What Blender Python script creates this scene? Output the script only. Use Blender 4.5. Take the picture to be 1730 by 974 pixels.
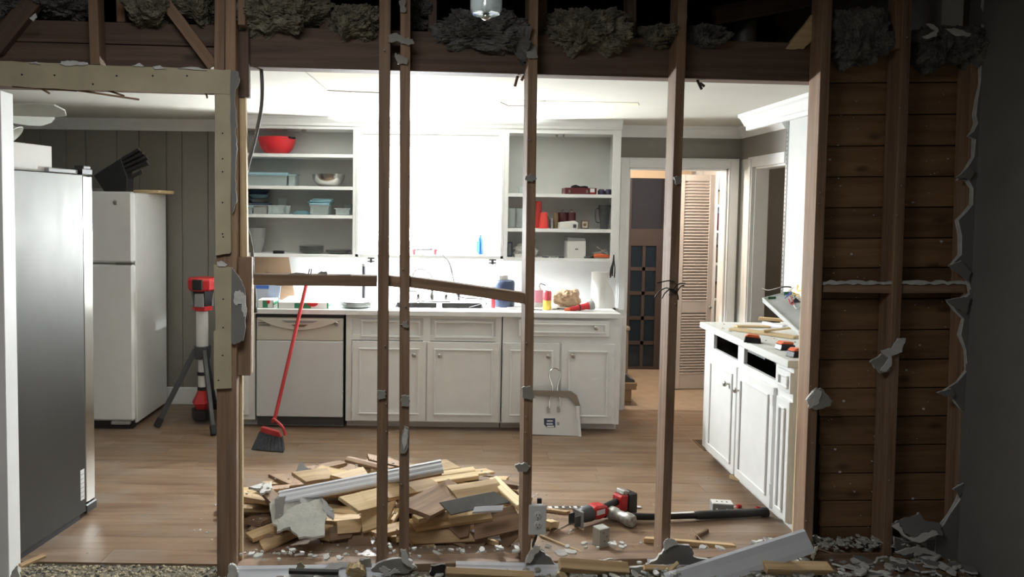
import bpy, bmesh, math, random
from mathutils import Vector as V, Matrix, noise
SC = bpy.context.scene
for o in list(bpy.data.objects): bpy.data.objects.remove(o)
COL = SC.collection
# ------------------------------------------------------------------ camera
F_PX, PX, PY, HC = 1250.0, 748.0, 416.0, 1.55
cam_d = bpy.data.cameras.new('camera'); cam = bpy.data.objects.new('camera', cam_d); COL.objects.link(cam)
cam_d.sensor_width = 36.0; cam_d.lens = 36.0*F_PX/1730.0
cam_d.shift_x = (865-PX)/1730.0; cam_d.shift_y = -(487-PY)/1730.0
cam_d.clip_start = 0.02
R_CAM = Matrix.Rotation(math.radians(90-2.93), 3, 'X') @ Matrix.Rotation(0.0135, 3, 'Z')
cam.location = (0, 0, HC); cam.rotation_euler = R_CAM.to_euler()
SC.camera = cam
# ------------------------------------------------------------------ world, lamps, exposure
SC.view_settings.view_transform = 'Standard'; SC.view_settings.look = 'None'
SC.view_settings.exposure = 0.1; SC.view_settings.gamma = 1.0
wd = bpy.data.worlds.new('world'); SC.world = wd; wd.use_nodes = True
wd.node_tree.nodes['Background'].inputs[0].default_value = (.5, .52, .55, 1)
wd.node_tree.nodes['Background'].inputs[1].default_value = 0.01
def lamp(name, kind, loc, power, col=(1, 1, 1), size=.05, target=None, spot=None, blend=.15, shape_y=None):
    d = bpy.data.lights.new(name, kind); d.energy = power; d.color = col
    if kind == 'AREA':
        d.size = size
        if shape_y: d.shape = 'RECTANGLE'; d.size_y = shape_y
    else: d.shadow_soft_size = size
    if kind == 'SPOT': d.spot_size = spot; d.spot_blend = blend
    o = bpy.data.objects.new(name, d); COL.objects.link(o); o.location = loc
    if target is not None: o.rotation_euler = (V(target)-V(loc)).to_track_quat('-Z', 'Y').to_euler()
    return o
LAMP = V((-.245, 5.52, 1.345))                   # the work light stands inside the recess over the sink
lamp('work_light_glow', 'POINT', LAMP, 225, (.94, .98, 1), .05)
lamp('work_light_beam', 'SPOT', LAMP, 85, (.94, .98, 1), .05, target=LAMP+V((0, -.35, 1)), spot=math.radians(132), blend=.5)
lamp('near_room_fill_light', 'AREA', (-.6, 1.3, 2.68), 28, (1, .985, .97), .9, target=(-.6, 1.3, 0))  # unseen area light added as frontal fill for studs and near walls
lamp('hall_light', 'POINT', (1.42, 6.0, 1.9), 52, (1, .90, .80), .06)
lamp('pantry_light', 'POINT', (2.75, 6.6, 1.7), 9, (.85, .93, 1), .06)
lamp('side_room_light', 'POINT', (3.2, 5.0, 1.7), 6, (1, .8, .62), .06)
# ------------------------------------------------------------------ pixel helpers (rays of the reference frame met with real planes)
CO = V((0, 0, HC))
def ray(u, v): return R_CAM @ V(((u-PX)/F_PX, -(v-PY)/F_PX, -1.0))
def P(u, v, Y): d = ray(u, v); return CO + d*(Y/d.y)
def G(u, v, z=0.0): d = ray(u, v); return CO + d*((z-HC)/d.z)
YW, KW = 3.10, .083
def W(u, v, off=0.0): d = ray(u, v); return CO + d*((YW+off)/(d.y-KW*d.x))
def XP(u, v, X): d = ray(u, v); return CO + d*(X/d.x)
NW = V((-KW, 1, 0)).normalized(); TW = V((1, KW, 0)).normalized()
def s_(px, Y): return px*Y/F_PX
# ------------------------------------------------------------------ materials
def new_mat(name):
    m = bpy.data.materials.new(name); m.use_nodes = True
    nt = m.node_tree; return m, nt, nt.nodes['Principled BSDF']
def lnk(nt, a, b): nt.links.new(a, b)
def mat(name, col, rough=.5, metal=0., var=.06, scale=9., bump=0., bscale=60., trans=0., ior=1.45, emit=0., rnd=0., coat=0., alpha=1.):
    m, nt, b = new_mat(name)
    b.inputs['Roughness'].default_value = rough; b.inputs['Metallic'].default_value = metal
    b.inputs['Transmission Weight'].default_value = trans; b.inputs['IOR'].default_value = ior
    b.inputs['Coat Weight'].default_value = coat; b.inputs['Alpha'].default_value = alpha
    tc = nt.nodes.new('ShaderNodeTexCoord')
    n = nt.nodes.new('ShaderNodeTexNoise'); n.inputs['Scale'].default_value = scale; n.inputs['Detail'].default_value = 5
    lnk(nt, tc.outputs['Object'], n.inputs['Vector'])
    mr = nt.nodes.new('ShaderNodeMapRange'); mr.inputs[1].default_value = .3; mr.inputs[2].default_value = .7
    mr.inputs[3].default_value = 1-var; mr.inputs[4].default_value = 1+var
    lnk(nt, n.outputs['Fac'], mr.inputs[0])
    hs = nt.nodes.new('ShaderNodeHueSaturation'); hs.inputs['Color'].default_value = (*col, 1)
    src = mr.outputs[0]
    if rnd:
        oi = nt.nodes.new('ShaderNodeObjectInfo'); r2 = nt.nodes.new('ShaderNodeMapRange')
        r2.inputs[3].default_value = 1-rnd; r2.inputs[4].default_value = 1+rnd
        lnk(nt, oi.outputs['Random'], r2.inputs[0])
        mu = nt.nodes.new('ShaderNodeMath'); mu.operation = 'MULTIPLY'
        lnk(nt, src, mu.inputs[0]); lnk(nt, r2.outputs[0], mu.inputs[1]); src = mu.outputs[0]
    lnk(nt, src, hs.inputs['Value']); lnk(nt, hs.outputs[0], b.inputs['Base Color'])
    if emit:
        b.inputs['Emission Color'].default_value = (*col, 1); b.inputs['Emission Strength'].default_value = emit
    if bump:
        n2 = nt.nodes.new('ShaderNodeTexNoise'); n2.inputs['Scale'].default_value = bscale; n2.inputs['Detail'].default_value = 6
        lnk(nt, tc.outputs['Object'], n2.inputs['Vector'])
        bp = nt.nodes.new('ShaderNodeBump'); bp.inputs['Strength'].default_value = bump; bp.inputs['Distance'].default_value = .01
        lnk(nt, n2.outputs['Fac'], bp.inputs['Height']); lnk(nt, bp.outputs[0], b.inputs['Normal'])
    return m
def wood(name, dark, light, rough=.7, sc=(1.6, 26, 26), rnd=.18, bump=.12, knots=.0, stain=.0):
    """grain runs along the object's local X"""
    m, nt, b = new_mat(name); b.inputs['Roughness'].default_value = rough
    tc = nt.nodes.new('ShaderNodeTexCoord'); oi = nt.nodes.new('ShaderNodeObjectInfo')
    off = nt.nodes.new('ShaderNodeVectorMath'); off.operation = 'SCALE'; off.inputs[0].default_value = (37, 11, 23)
    lnk(nt, oi.outputs['Random'], off.inputs['Scale'])
    add = nt.nodes.new('ShaderNodeVectorMath'); lnk(nt, tc.outputs['Object'], add.inputs[0]); lnk(nt, off.outputs[0], add.inputs[1])
    mp = nt.nodes.new('ShaderNodeMapping'); mp.inputs['Scale'].default_value = sc; lnk(nt, add.outputs[0], mp.inputs['Vector'])
    n = nt.nodes.new('ShaderNodeTexNoise'); n.inputs['Scale'].default_value = 1; n.inputs['Detail'].default_value = 7
    n.inputs['Roughness'].default_value = .62; n.inputs['Distortion'].default_value = .6
    lnk(nt, mp.outputs[0], n.inputs['Vector'])
    cr = nt.nodes.new('ShaderNodeValToRGB'); e = cr.color_ramp.elements
    e[0].position = .30; e[0].color = (*dark, 1); e[1].position = .68; e[1].color = (*light, 1)
    lnk(nt, n.outputs['Fac'], cr.inputs[0])
    out = cr.outputs[0]
    if knots:
        vo = nt.nodes.new('ShaderNodeTexVoronoi'); vo.inputs['Scale'].default_value = 1
        m2 = nt.nodes.new('ShaderNodeMapping'); m2.inputs['Scale'].default_value = (3.2, 7.5, .01); lnk(nt, add.outputs[0], m2.inputs['Vector'])
        lnk(nt, m2.outputs[0], vo.inputs['Vector'])
        k = nt.nodes.new('ShaderNodeMapRange'); k.inputs[1].default_value = .05; k.inputs[2].default_value = .16
        k.inputs[3].default_value = knots; k.inputs[4].default_value = 0; lnk(nt, vo.outputs['Distance'], k.inputs[0])
        mx = nt.nodes.new('ShaderNodeMixRGB'); mx.inputs[2].default_value = (*[c*.35 for c in dark], 1)
        lnk(nt, k.outputs[0], mx.inputs[0]); lnk(nt, out, mx.inputs[1]); out = mx.outputs[0]
    if stain:
        n3 = nt.nodes.new('ShaderNodeTexNoise'); n3.inputs['Scale'].default_value = 3.; n3.inputs['Detail'].default_value = 6
        lnk(nt, add.outputs[0], n3.inputs['Vector'])
        k = nt.nodes.new('ShaderNodeMapRange'); k.inputs[1].default_value = .48; k.inputs[2].default_value = .68
        k.inputs[3].default_value = 0; k.inputs[4].default_value = stain; lnk(nt, n3.outputs['Fac'], k.inputs[0])
        mx = nt.nodes.new('ShaderNodeMixRGB'); mx.inputs[2].default_value = (.30, .28, .25, 1)
        lnk(nt, k.outputs[0], mx.inputs[0]); lnk(nt, out, mx.inputs[1]); out = mx.outputs[0]
    hs = nt.nodes.new('ShaderNodeHueSaturation'); lnk(nt, out, hs.inputs['Color'])
    r2 = nt.nodes.new('ShaderNodeMapRange'); r2.inputs[3].default_value = 1-rnd; r2.inputs[4].default_value = 1+rnd
    lnk(nt, oi.outputs['Random'], r2.inputs[0]); lnk(nt, r2.outputs[0], hs.inputs['Value'])
    lnk(nt, hs.outputs[0], b.inputs['Base Color'])
    bp = nt.nodes.new('ShaderNodeBump'); bp.inputs['Strength'].default_value = bump; bp.inputs['Distance'].default_value = .004
    lnk(nt, n.outputs['Fac'], bp.inputs['Height']); lnk(nt, bp.outputs[0], b.inputs['Normal'])
    return m
def brushed(name, col, rough):
    m, nt, b = new_mat(name); b.inputs['Metallic'].default_value = 1; b.inputs['Base Color'].default_value = (*col, 1)
    tc = nt.nodes.new('ShaderNodeTexCoord'); mp = nt.nodes.new('ShaderNodeMapping'); mp.inputs['Scale'].default_value = (5, 5, 2.2)
    lnk(nt, tc.outputs['Object'], mp.inputs['Vector'])
    n = nt.nodes.new('ShaderNodeTexNoise'); n.inputs['Scale'].default_value = 2; n.inputs['Detail'].default_value = 8; n.inputs['Roughness'].default_value = .7
    lnk(nt, mp.outputs[0], n.inputs['Vector'])
    r = nt.nodes.new('ShaderNodeMapRange'); r.inputs[1].default_value = .35; r.inputs[2].default_value = .65
    r.inputs[3].default_value = rough-.03; r.inputs[4].default_value = rough+.03
    lnk(nt, n.outputs['Fac'], r.inputs[0]); lnk(nt, r.outputs[0], b.inputs['Roughness'])
    return m
def grid_print(name, c1, c2, sc):
    m, nt, b = new_mat(name); b.inputs['Roughness'].default_value = .5
    tc = nt.nodes.new('ShaderNodeTexCoord'); ck = nt.nodes.new('ShaderNodeTexBrick')
    ck.inputs['Color1'].default_value = (*c1, 1); ck.inputs['Color2'].default_value = (*c1, 1); ck.inputs['Mortar'].default_value = (*c2, 1)
    ck.inputs['Scale'].default_value = sc; ck.inputs['Mortar Size'].default_value = .07; ck.inputs['Brick Width'].default_value = .4; ck.inputs['Row Height'].default_value = .4
    ck.offset = 0
    mp = nt.nodes.new('ShaderNodeMapping'); mp.inputs['Rotation'].default_value = (math.radians(90), 0, 0)
    lnk(nt, tc.outputs['Object'], mp.inputs['Vector']); lnk(nt, mp.outputs[0], ck.inputs['Vector']); lnk(nt, ck.outputs[0], b.inputs['Base Color'])
    return m
M = dict(
 white=mat('white_paint', (.83, .84, .835), .42, var=.03),
 ceil=mat('ceiling_paint', (.58, .565, .50), .85, var=.04, scale=2.5, bump=.05, bscale=90),
 ceil_peel=mat('ceiling_peeled_paper', (.66, .60, .48), .9, var=.08, scale=5),
 crack=mat('crack_dark', (.35, .30, .22), .9),
 taupe=mat('taupe_paint', (.25, .235, .21), .6, var=.05, scale=3),
 wall_white=mat('old_white_wall', (.72, .735, .71), .7, var=.06, scale=4),
 dry=mat('grey_painted_drywall', (.20, .196, .19), .75, var=.06, scale=5, bump=.15, bscale=70),
 gyp=mat('torn_gypsum_white', (.62, .62, .60), .95, var=.12, scale=25, bump=.3),
 paper=mat('grey_drywall_paper', (.30, .29, .26), .9, var=.12, scale=15),
 greenpaper=mat('olive_backing_paper', (.30, .28, .19), .9, var=.1, scale=12),
 stud=wood('old_stud', (.165, .095, .058), (.36, .232, .145), .72, sc=(1.2, 30, 30), stain=.15),
 darkwood=wood('dark_header', (.085, .055, .042), (.20, .13, .095), .75, sc=(1.2, 24, 24), knots=.7),
 sheath=wood('sheathing_board', (.14, .075, .036), (.30, .175, .088), .7, sc=(1.5, 20, 20), rnd=.30, knots=.75),
 tan=wood('tan_board', (.36, .235, .12), (.66, .48, .27), .75, sc=(1.6, 34, 34), rnd=.22),
 brownb=wood('brown_board', (.17, .105, .065), (.34, .22, .135), .75, sc=(1.6, 34, 34), rnd=.25),
 pine=wood('raw_pine', (.52, .37, .19), (.80, .63, .38), .75, sc=(1.6, 34, 34), rnd=.12),
 khaki=mat('khaki_glue_board', (.46, .41, .285), .75, var=.13, scale=7, bump=.1, bscale=30),
 floor=wood('laminate_plank', (.15, .09, .055), (.31, .208, .135), .42, sc=(1.5, 15, 5), rnd=.05, bump=.03, stain=.35),
 sub=mat('dusty_subfloor', (.20, .18, .14), .95, var=.45, scale=55, bump=.5, bscale=120),
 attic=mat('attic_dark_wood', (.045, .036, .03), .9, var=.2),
 insul=mat('insulation_wool', (.22, .205, .155), 1., var=.5, scale=22, bump=1., bscale=120),
 insul2=mat('insulation_grey', (.15, .15, .142), 1., var=.45, scale=22, bump=1., bscale=120),
 steel=brushed('stainless', (.085, .085, .08), .48),
 bowlsteel=mat('bowl_steel', (.55, .54, .52), .22, 1., var=.03),
 chrome2=brushed('polished_steel', (.62, .62, .58), .22),
 chrome=mat('chrome', (.75, .75, .74), .16, 1., var=.02),
 nickel=mat('nickel_knob', (.50, .48, .44), .3, 1., var=.02),
 darkmetal=mat('dark_metal', (.10, .10, .10), .4, .8),
 conduit=mat('conduit_metal', (.13, .13, .125), .6, .2),
 galv=mat('galvanized', (.45, .46, .46), .5, .7, var=.15, scale=20),
 roughsteel=mat('scratched_steel', (.42, .41, .38), .5, .6, var=.4, scale=60),
 applw=mat('appliance_white', (.74, .75, .745), .33, var=.02),
 applb=mat('appliance_bisque', (.62, .60, .53), .35, var=.02),
 dw=mat('dishwasher_panel', (.68, .70, .71), .3, var=.02),
 black=mat('black_plastic', (.018, .018, .02), .4),
 blackr=mat('black_rubber', (.025, .025, .027), .75),
 dgrey=mat('dark_grey_plastic', (.075, .078, .083), .5),
 bristle=mat('grey_bristle', (.06, .065, .075), .8, var=.35, scale=80, bump=.6, bscale=200),
 red=mat('red_plastic', (.50, .025, .028), .38),
 broomred=mat('broom_red', (.50, .045, .05), .4),
 redbowl=mat('red_bowl', (.62, .03, .04), .28),
 cupred=mat('cup_red', (.78, .07, .06), .35),
 orange=mat('orange_plastic', (.75, .16, .06), .4),
 glass=mat('clear_glass', (.70, .80, .80), .05, var=0, alpha=.28),
 blueglass=mat('pale_blue_lid', (.28, .45, .53), .35, var=.03),
 teal=mat('teal_lid', (.14, .27, .31), .4),
 navy=mat('navy_lid', (.045, .065, .12), .4),
 blue=mat('bottle_blue', (.004, .045, .30), .3),
 lblue=mat('label_light_blue', (.05, .22, .45), .4),
 ceramic=mat('grey_ceramic', (.30, .31, .305), .3, var=.06),
 plate=mat('white_plate', (.62, .65, .62), .25),
 maroon=mat('maroon', (.12, .025, .032), .4),
 purple=mat('dark_purple', (.05, .04, .085), .4),
 cbox=mat('white_carton', (.72, .71, .68), .6, var=.03),
 card=mat('brown_cardboard', (.33, .22, .135), .8, var=.08),
 bag=mat('brown_paper_bag', (.46, .33, .21), .85, var=.15, scale=14, bump=.35, bscale=35),
 green=mat('box_green', (.03, .19, .09), .6),
 tumbler=mat('grey_tumbler', (.10, .105, .11), .3, .4),
 clay=mat('brown_container', (.20, .13, .07), .5),
 yellow=mat('can_yellow', (.85, .62, .12), .35, .2),
 pinkred=mat('can_pink', (.68, .10, .12), .35, .2),
 pink=mat('pink_print', (.80, .32, .42), .5),
 cloth=mat('black_cloth', (.02, .018, .02), .9),
 louvre=mat('louvre_door_paint', (.70, .64, .60), .5),
 hallwall=mat('hall_cream', (.55, .42, .28), .7),
 halltrim=mat('hall_trim', (.48, .38, .33), .5),
 hallfloor=mat('hall_floor_tan', (.36, .28, .20), .5, var=.1),
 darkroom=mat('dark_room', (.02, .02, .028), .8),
 doorbrown=mat('brown_door_paint', (.055, .04, .036), .5),
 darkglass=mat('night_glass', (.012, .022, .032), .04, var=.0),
 pvc=mat('white_vinyl', (.68, .71, .77), .35, var=.03),
 fanw=mat('frosted_glass', (.62, .64, .58), .3, var=.05),
 led=mat('led_lens', (1, .97, .92), .4, emit=30.),
 bookblue=mat('pack_blue', (.08, .18, .58), .5),
 packgrid=grid_print('blue_grid_print', (.30, .34, .42), (.75, .80, .88), 70),
 packdots=grid_print('blue_dash_print', (.78, .82, .90), (.22, .34, .62), 60),
 lw=mat('label_white', (.75, .75, .75), .5),
 green2=mat('circuit_green', (.05, .16, .08), .5),
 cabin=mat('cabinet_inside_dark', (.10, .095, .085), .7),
 clay2=mat('brown_grey_paint', (.22, .18, .145), .6),
 galvw=mat('white_metal_tray', (.50, .52, .52), .4, .2, var=.12, scale=14),
 cbox2=mat('outlet_white', (.68, .69, .69), .4, var=.02),
 greyslab=mat('slate_grey_slab', (.13, .13, .125), .7, var=.15, scale=12),
 paper2=mat('pale_gypsum_back', (.40, .40, .36), .9, var=.12, scale=14, bump=.2),
 tanboard=mat('crumbly_fibre', (.40, .30, .17), .95, var=.25, scale=40, bump=.6),
 crumb=mat('sawdust', (.46, .40, .28), .95, var=.2),
 grey=mat('grey_plastic', (.30, .31, .31), .5),
)
# ------------------------------------------------------------------ mesh builder
class B:
    def __init__(s): s.v = []; s.f = []; s.mi = []; s.sm = []; s.M = None
    def add(s, vs, fs, mi=0, smooth=False):
        n = len(s.v)
        for p in vs: s.v.append(s.M @ V(p) if s.M else V(p))
        for f in fs: s.f.append([i+n for i in f]); s.mi.append(mi); s.sm.append(smooth)
        return s
    def box(s, x0, x1, y0, y1, z0, z1, mi=0):
        return s.hexa([(x0,y0,z0),(x1,y0,z0),(x1,y1,z0),(x0,y1,z0),(x0,y0,z1),(x1,y0,z1),(x1,y1,z1),(x0,y1,z1)], mi)
    def hexa(s, p, mi=0):
        return s.add(p, [(0,3,2,1),(4,5,6,7),(0,1,5,4),(1,2,6,5),(2,3,7,6),(3,0,4,7)], mi)
    def prism(s, poly, t0, t1, ax='y', mi=0, cap=None):
        """polygon in the plane across ax, pushed from t0 to t1 along it; cap = material of the t0 face"""
        def q(a, b, t): return {'x': (t, a, b), 'y': (a, t, b), 'z': (a, b, t)}[ax]
        n = len(poly)
        vs = [q(a, b, t0) for a, b in poly] + [q(a, b, t1) for a, b in poly]
        s.add(vs, [tuple(range(n))], mi if cap is None else cap)
        m = len(s.v)-2*n
        for f in [tuple(range(2*n-1, n-1, -1))] + [(i, (i+1) % n, n+(i+1) % n, n+i) for i in range(n)]:
            s.f.append([i+m for i in f]); s.mi.append(mi); s.sm.append(False)
        return s
    def lathe(s, prof, c=(0, 0, 0), n=24, mi=0, axis=(0, 0, 1), arc=None):
        """profile of (radius, height) turned round axis through c"""
        q = V((0, 0, 1)).rotation_difference(V(axis)); c = V(c)
        vs = []; fs = []
        for r, h in prof:
            for k in range(n):
                a = 2*math.pi*k/n; vs.append(c + q @ V((r*math.cos(a), r*math.sin(a), h)))
        for i in range(len(prof)-1):
            for k in range(n):
                fs.append((i*n+k, i*n+(k+1) % n, (i+1)*n+(k+1) % n, (i+1)*n+k))
        if prof[0][0] > 1e-5: fs.append(tuple(range(n-1, -1, -1)))
        if prof[-1][0] > 1e-5: fs.append(tuple((len(prof)-1)*n+k for k in range(n)))
        return s.add(vs, fs, mi, True)
    def cyl(s, p0, p1, r0, r1=None, n=16, mi=0):
        p0 = V(p0); p1 = V(p1); L = (p1-p0).length
        return s.lathe([(r0, 0), (r0 if r1 is None else r1, L)], p0, n, mi, (p1-p0).normalized())
    def tube(s, path, r, n=8, mi=0, rr=None):
        path = [V(p) for p in path]; vs = []; fs = []
        t = (path[1]-path[0]).normalized(); u = t.orthogonal().normalized()
        for i, p in enumerate(path):
            t2 = (path[min(i+1, len(path)-1)]-path[max(i-1, 0)]).normalized()
            u = (u - t2*u.dot(t2)).normalized(); w = t2.cross(u)
            R = rr[i] if rr else r
            for k in range(n):
                a = 2*math.pi*k/n; vs.append(p + u*(R*math.cos(a)) + w*(R*math.sin(a)))
        for i in range(len(path)-1):
            for k in range(n): fs.append((i*n+k, i*n+(k+1) % n, (i+1)*n+(k+1) % n, (i+1)*n+k))
        fs.append(tuple(range(n-1, -1, -1))); fs.append(tuple((len(path)-1)*n+k for k in range(n)))
        return s.add(vs, fs, mi, True)
    def build(s, name, mats, parent=None, loc=None, rot=None, bevel=0, angle=.7):
        me = bpy.data.meshes.new(name); me.from_pydata([tuple(p) for p in s.v], [], s.f)
        for m in (mats if isinstance(mats, (list, tuple)) else [mats]): me.materials.append(M[m] if isinstance(m, str) else m)
        for p, mi, sm in zip(me.polygons, s.mi, s.sm): p.material_index = mi; p.use_smooth = sm
        bm = bmesh.new(); bm.from_mesh(me)
        bmesh.ops.recalc_face_normals(bm, faces=bm.faces)
        if bevel: bmesh.ops.bevel(bm, geom=list(bm.edges), offset=bevel, segments=1, affect='EDGES', clamp_overlap=True)
        bm.to_mesh(me); bm.free()
        if any(s.sm): me.set_sharp_from_angle(angle=angle)
        o = bpy.data.objects.new(name, me); COL.objects.link(o)
        if loc is not None: o.location = loc
        if rot is not None: o.rotation_euler = rot
        if parent: o.parent = parent
        return o
def spline(pts, n=6):
    pts = [V(p) for p in pts]; out = []
    for i in range(len(pts)-1):
        a, b, c, d = pts[max(i-1, 0)], pts[i], pts[i+1], pts[min(i+2, len(pts)-1)]
        for k in range(n):
            t = k/n
            out.append(.5*((2*b)+(c-a)*t+(2*a-5*b+4*c-d)*t*t+(3*b-a-3*c+d)*t**3))
    return out+[pts[-1]]
def tag(o, label, cat, group=None, kind=None):
    o['label'] = label; o['category'] = cat
    if group: o['group'] = group
    if kind: o['kind'] = kind
    return o
def thing(name, label, cat, loc=(0, 0, 0), rot=(0, 0, 0), group=None):
    o = bpy.data.objects.new(name, None); COL.objects.link(o); o.empty_display_size = .05
    o.location = loc; o.rotation_euler = rot
    return tag(o, label, cat, group)
def st(o): o['kind'] = 'structure'; return o
def copy_tree(o, parent=None):
    c = o.copy(); COL.objects.link(c)
    if parent: c.parent = parent
    for ch in [x for x in bpy.data.objects if x.parent == o]: copy_tree(ch, c)
    return c
def frame(p0, p1, nrm):
    x = (V(p1)-V(p0)).normalized(); z = (V(nrm)-x*V(nrm).dot(x)).normalized(); y = z.cross(x)
    m = Matrix((x, y, z)).transposed().to_4x4(); m.translation = V(p0); return m
def beam(name, p0, p1, w, t, mt, nrm=None, parent=None, bevel=.002, z0=0.):
    """a squared timber whose front face's middle line runs p0-p1; grain along it; t = depth along nrm"""
    L = (V(p1)-V(p0)).length; nrm = NW if nrm is None else nrm
    o = B().box(0, L, -w/2, w/2, z0, z0+t).build(name, mt, None, bevel=bevel)
    m = frame(p0, p1, nrm)
    if parent: o.parent = parent; o.matrix_parent_inverse = Matrix.Identity(4); m = parent.matrix_basis.inverted() @ m
    o.matrix_basis = m
    return o
def ragged(pts, rnd, amp, n=5):
    """a polygon with torn, uneven edges"""
    out = []
    for i, a in enumerate(pts):
        b = pts[(i+1) % len(pts)]; d = V((b[0]-a[0], b[1]-a[1])); nn = V((-d.y, d.x)).normalized() if d.length else V((0, 0))
        for k in range(n):
            t = k/n; e = rnd.uniform(-amp, amp) if k else rnd.uniform(-amp, amp)*.4
            out.append((a[0]+d.x*t+nn.x*e, a[1]+d.y*t+nn.y*e))
    return out
def blob(rnd, n, rx, ry, jag=.35):
    ph = sorted(rnd.uniform(0, 6.283) for _ in range(n))
    ph = [2*math.pi*(k+rnd.uniform(-.3, .3))/n for k in range(n)]
    return [(rx*math.cos(a)*rnd.uniform(1-jag, 1), ry*math.sin(a)*rnd.uniform(1-jag, 1)) for a in ph]
# ================================================================== SETTING
YB, ZC = 5.72, 2.20                     # kitchen back wall, kitchen ceiling
XR = 2.29                               # kitchen right wall
XN = 2.36                               # right wall of the near room
def sbox(name, mt, *b, parent=None): return st(B().box(*b).build(name, mt, parent))
# floor with laminate planks
fl = sbox('floor', 'sub', -3.7, 2.5, -3.0, 5.78, -.06, -.009)
rnd = random.Random(3); cache = {}
y = 3.13; row = 0
while y < YB:
    x = -3.6 - rnd.uniform(0, 1.1)
    wy = min(.128, YB-y)
    while x < XR:
        x0, x1 = max(x, -3.6), min(x+1.2, XR)
        L = round(x1-x0-.0008, 3)
        if L > .02:
            k = (L, round(wy, 3))
            if k not in cache:
                o = B().box(0, L, 0, wy-.0008, 0, .009).build('plank', 'floor', fl); cache[k] = o.data
            else:
                o = bpy.data.objects.new('plank', cache[k]); COL.objects.link(o); o.parent = fl
            o.location = (x0, y, -.009)
        x += 1.2
    y += .128; row += 1
# back wall, with the hall doorway
DX0, DX1, DZ = P(1057, 480, YB).x, P(1224, 480, YB).x, 1.885
wb = B(); wb.box(-3.7, DX0, YB, YB+.12, 0, 2.75); wb.box(DX1, XR+.12, YB, YB+.12, 0, 2.75); wb.box(DX0, DX1, YB, YB+.12, DZ, 2.75)
wb = st(wb.build('wall_back', 'taupe'))
x = -3.6
for i in range(12):                      # grooved panelling of the breakfast end
    w = [.17, .21, .12, .20, .15, .24][i % 6]
    B().box(x, x+w-.004, YB-.012, YB, .0, ZC).build('panel', 'taupe', wb, bevel=.002); x += w
bs = B().box(-3.6, -1.51, YB-.03, YB-.012, 0, .12); bs.box(-3.6, -1.51, YB-.024, YB-.012, .12, .135)
st(bs.build('baseboard_back', 'white', bevel=.003))
# backsplash board between counter and wall cabinets, and the white infill right of it
st(B().box(-1.51, DX0-.075, YB-.012, YB, .80, 2.2).build('trim_1', 'white'))
# other kitchen walls
sbox('wall_left', 'taupe', -3.72, -3.6, 2.9, YB+.12, 0, 2.75)
RD0, RD1 = 4.96, 5.47                    # opening in the right wall
wr = B(); wr.box(XR, XR+.1, 3.47, RD0, 0, 2.75); wr.box(XR, XR+.1, RD1, YB, 0, 2.75); wr.box(XR, XR+.1, RD0, RD1, DZ, 2.75)
wr = st(wr.build('wall_right', 'wall_white'))
st(B().box(XR-.004, XR, 4.98, YB, DZ+.07, ZC).build('wall_right_band', 'taupe', wr))
# ceiling of the kitchen with its peeled strip and cracks
cl = B(); cl.prism([(-3.6, 2.95), (XR, 3.42), (XR, YB), (-3.6, YB)], ZC, ZC+.03, 'z')
cl = st(cl.build('ceiling', 'ceil'))
def on_ceiling(pix): return [(G(u, v, ZC).x, G(u, v, ZC).y) for u, v in pix]
B().prism(on_ceiling([(507, 100), (552, 149), (660, 152), (645, 100)]), ZC-.002, ZC+.002, 'z').build('ceiling_patch', 'ceil_peel', cl)
B().prism(on_ceiling([(845, 168), (910, 170), (1078, 173), (1080, 178), (910, 175), (845, 170)]), ZC-.002, ZC+.002, 'z').build('tape_strip', 'ceil_peel', cl)
for pix in ([(500, 108), (530, 132), (552, 151)], [(553, 152), (590, 154), (642, 156)], [(590, 154), (600, 162)], [(845, 172), (858, 178), (888, 178)], [(912, 171), (922, 170)]):
    B().tube([G(u, v, ZC) + V((0, 0, -.001)) for u, v in pix], .0035, 5).build('crack', 'crack', cl)
# crown mouldings
def crown(name, x0, x1, y, z=ZC, s=1.):
    pr = [(y, z), (y, z-.085*s), (y-.012*s, z-.085*s), (y-.02*s, z-.06*s), (y-.05*s, z-.025*s), (y-.055*s, z-.012*s), (y-.062*s, z)]
    return st(B().prism(pr, x0, x1, 'x').build(name, 'white'))
crown('trim_2', -3.6, -1.505, YB-.012)
crown('trim_3', -1.505, 1.285, 5.395, ZC, .75)
crown('trim_4', 1.285, XR, YB)
st(B().prism([(XR, ZC), (XR, ZC-.085), (XR-.012, ZC-.085), (XR-.05, ZC-.025), (XR-.062, ZC)], 4.98, YB, 'y').build('trim_5', 'white'))
# soffit crown left hanging where the right wall cabinets were
sf = B().prism([(1.955, ZC), (1.955, ZC-.02), (1.97, ZC-.03), (2.0, ZC-.075), (2.012, ZC-.082), (2.012, ZC-.105), (2.04, ZC-.105), (2.04, ZC)], 3.40, 4.97, 'y')
sf.box(2.04, XR, 3.40, 4.97, ZC-.03, ZC)
st(sf.build('trim_6', 'white'))
# wall edge, shelf standard, wood cleat on the right wall
st(B().box(XR-.02, XR, 4.40, 4.93, .0, ZC-.03).build('trim_7', 'wall_white'))
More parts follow.
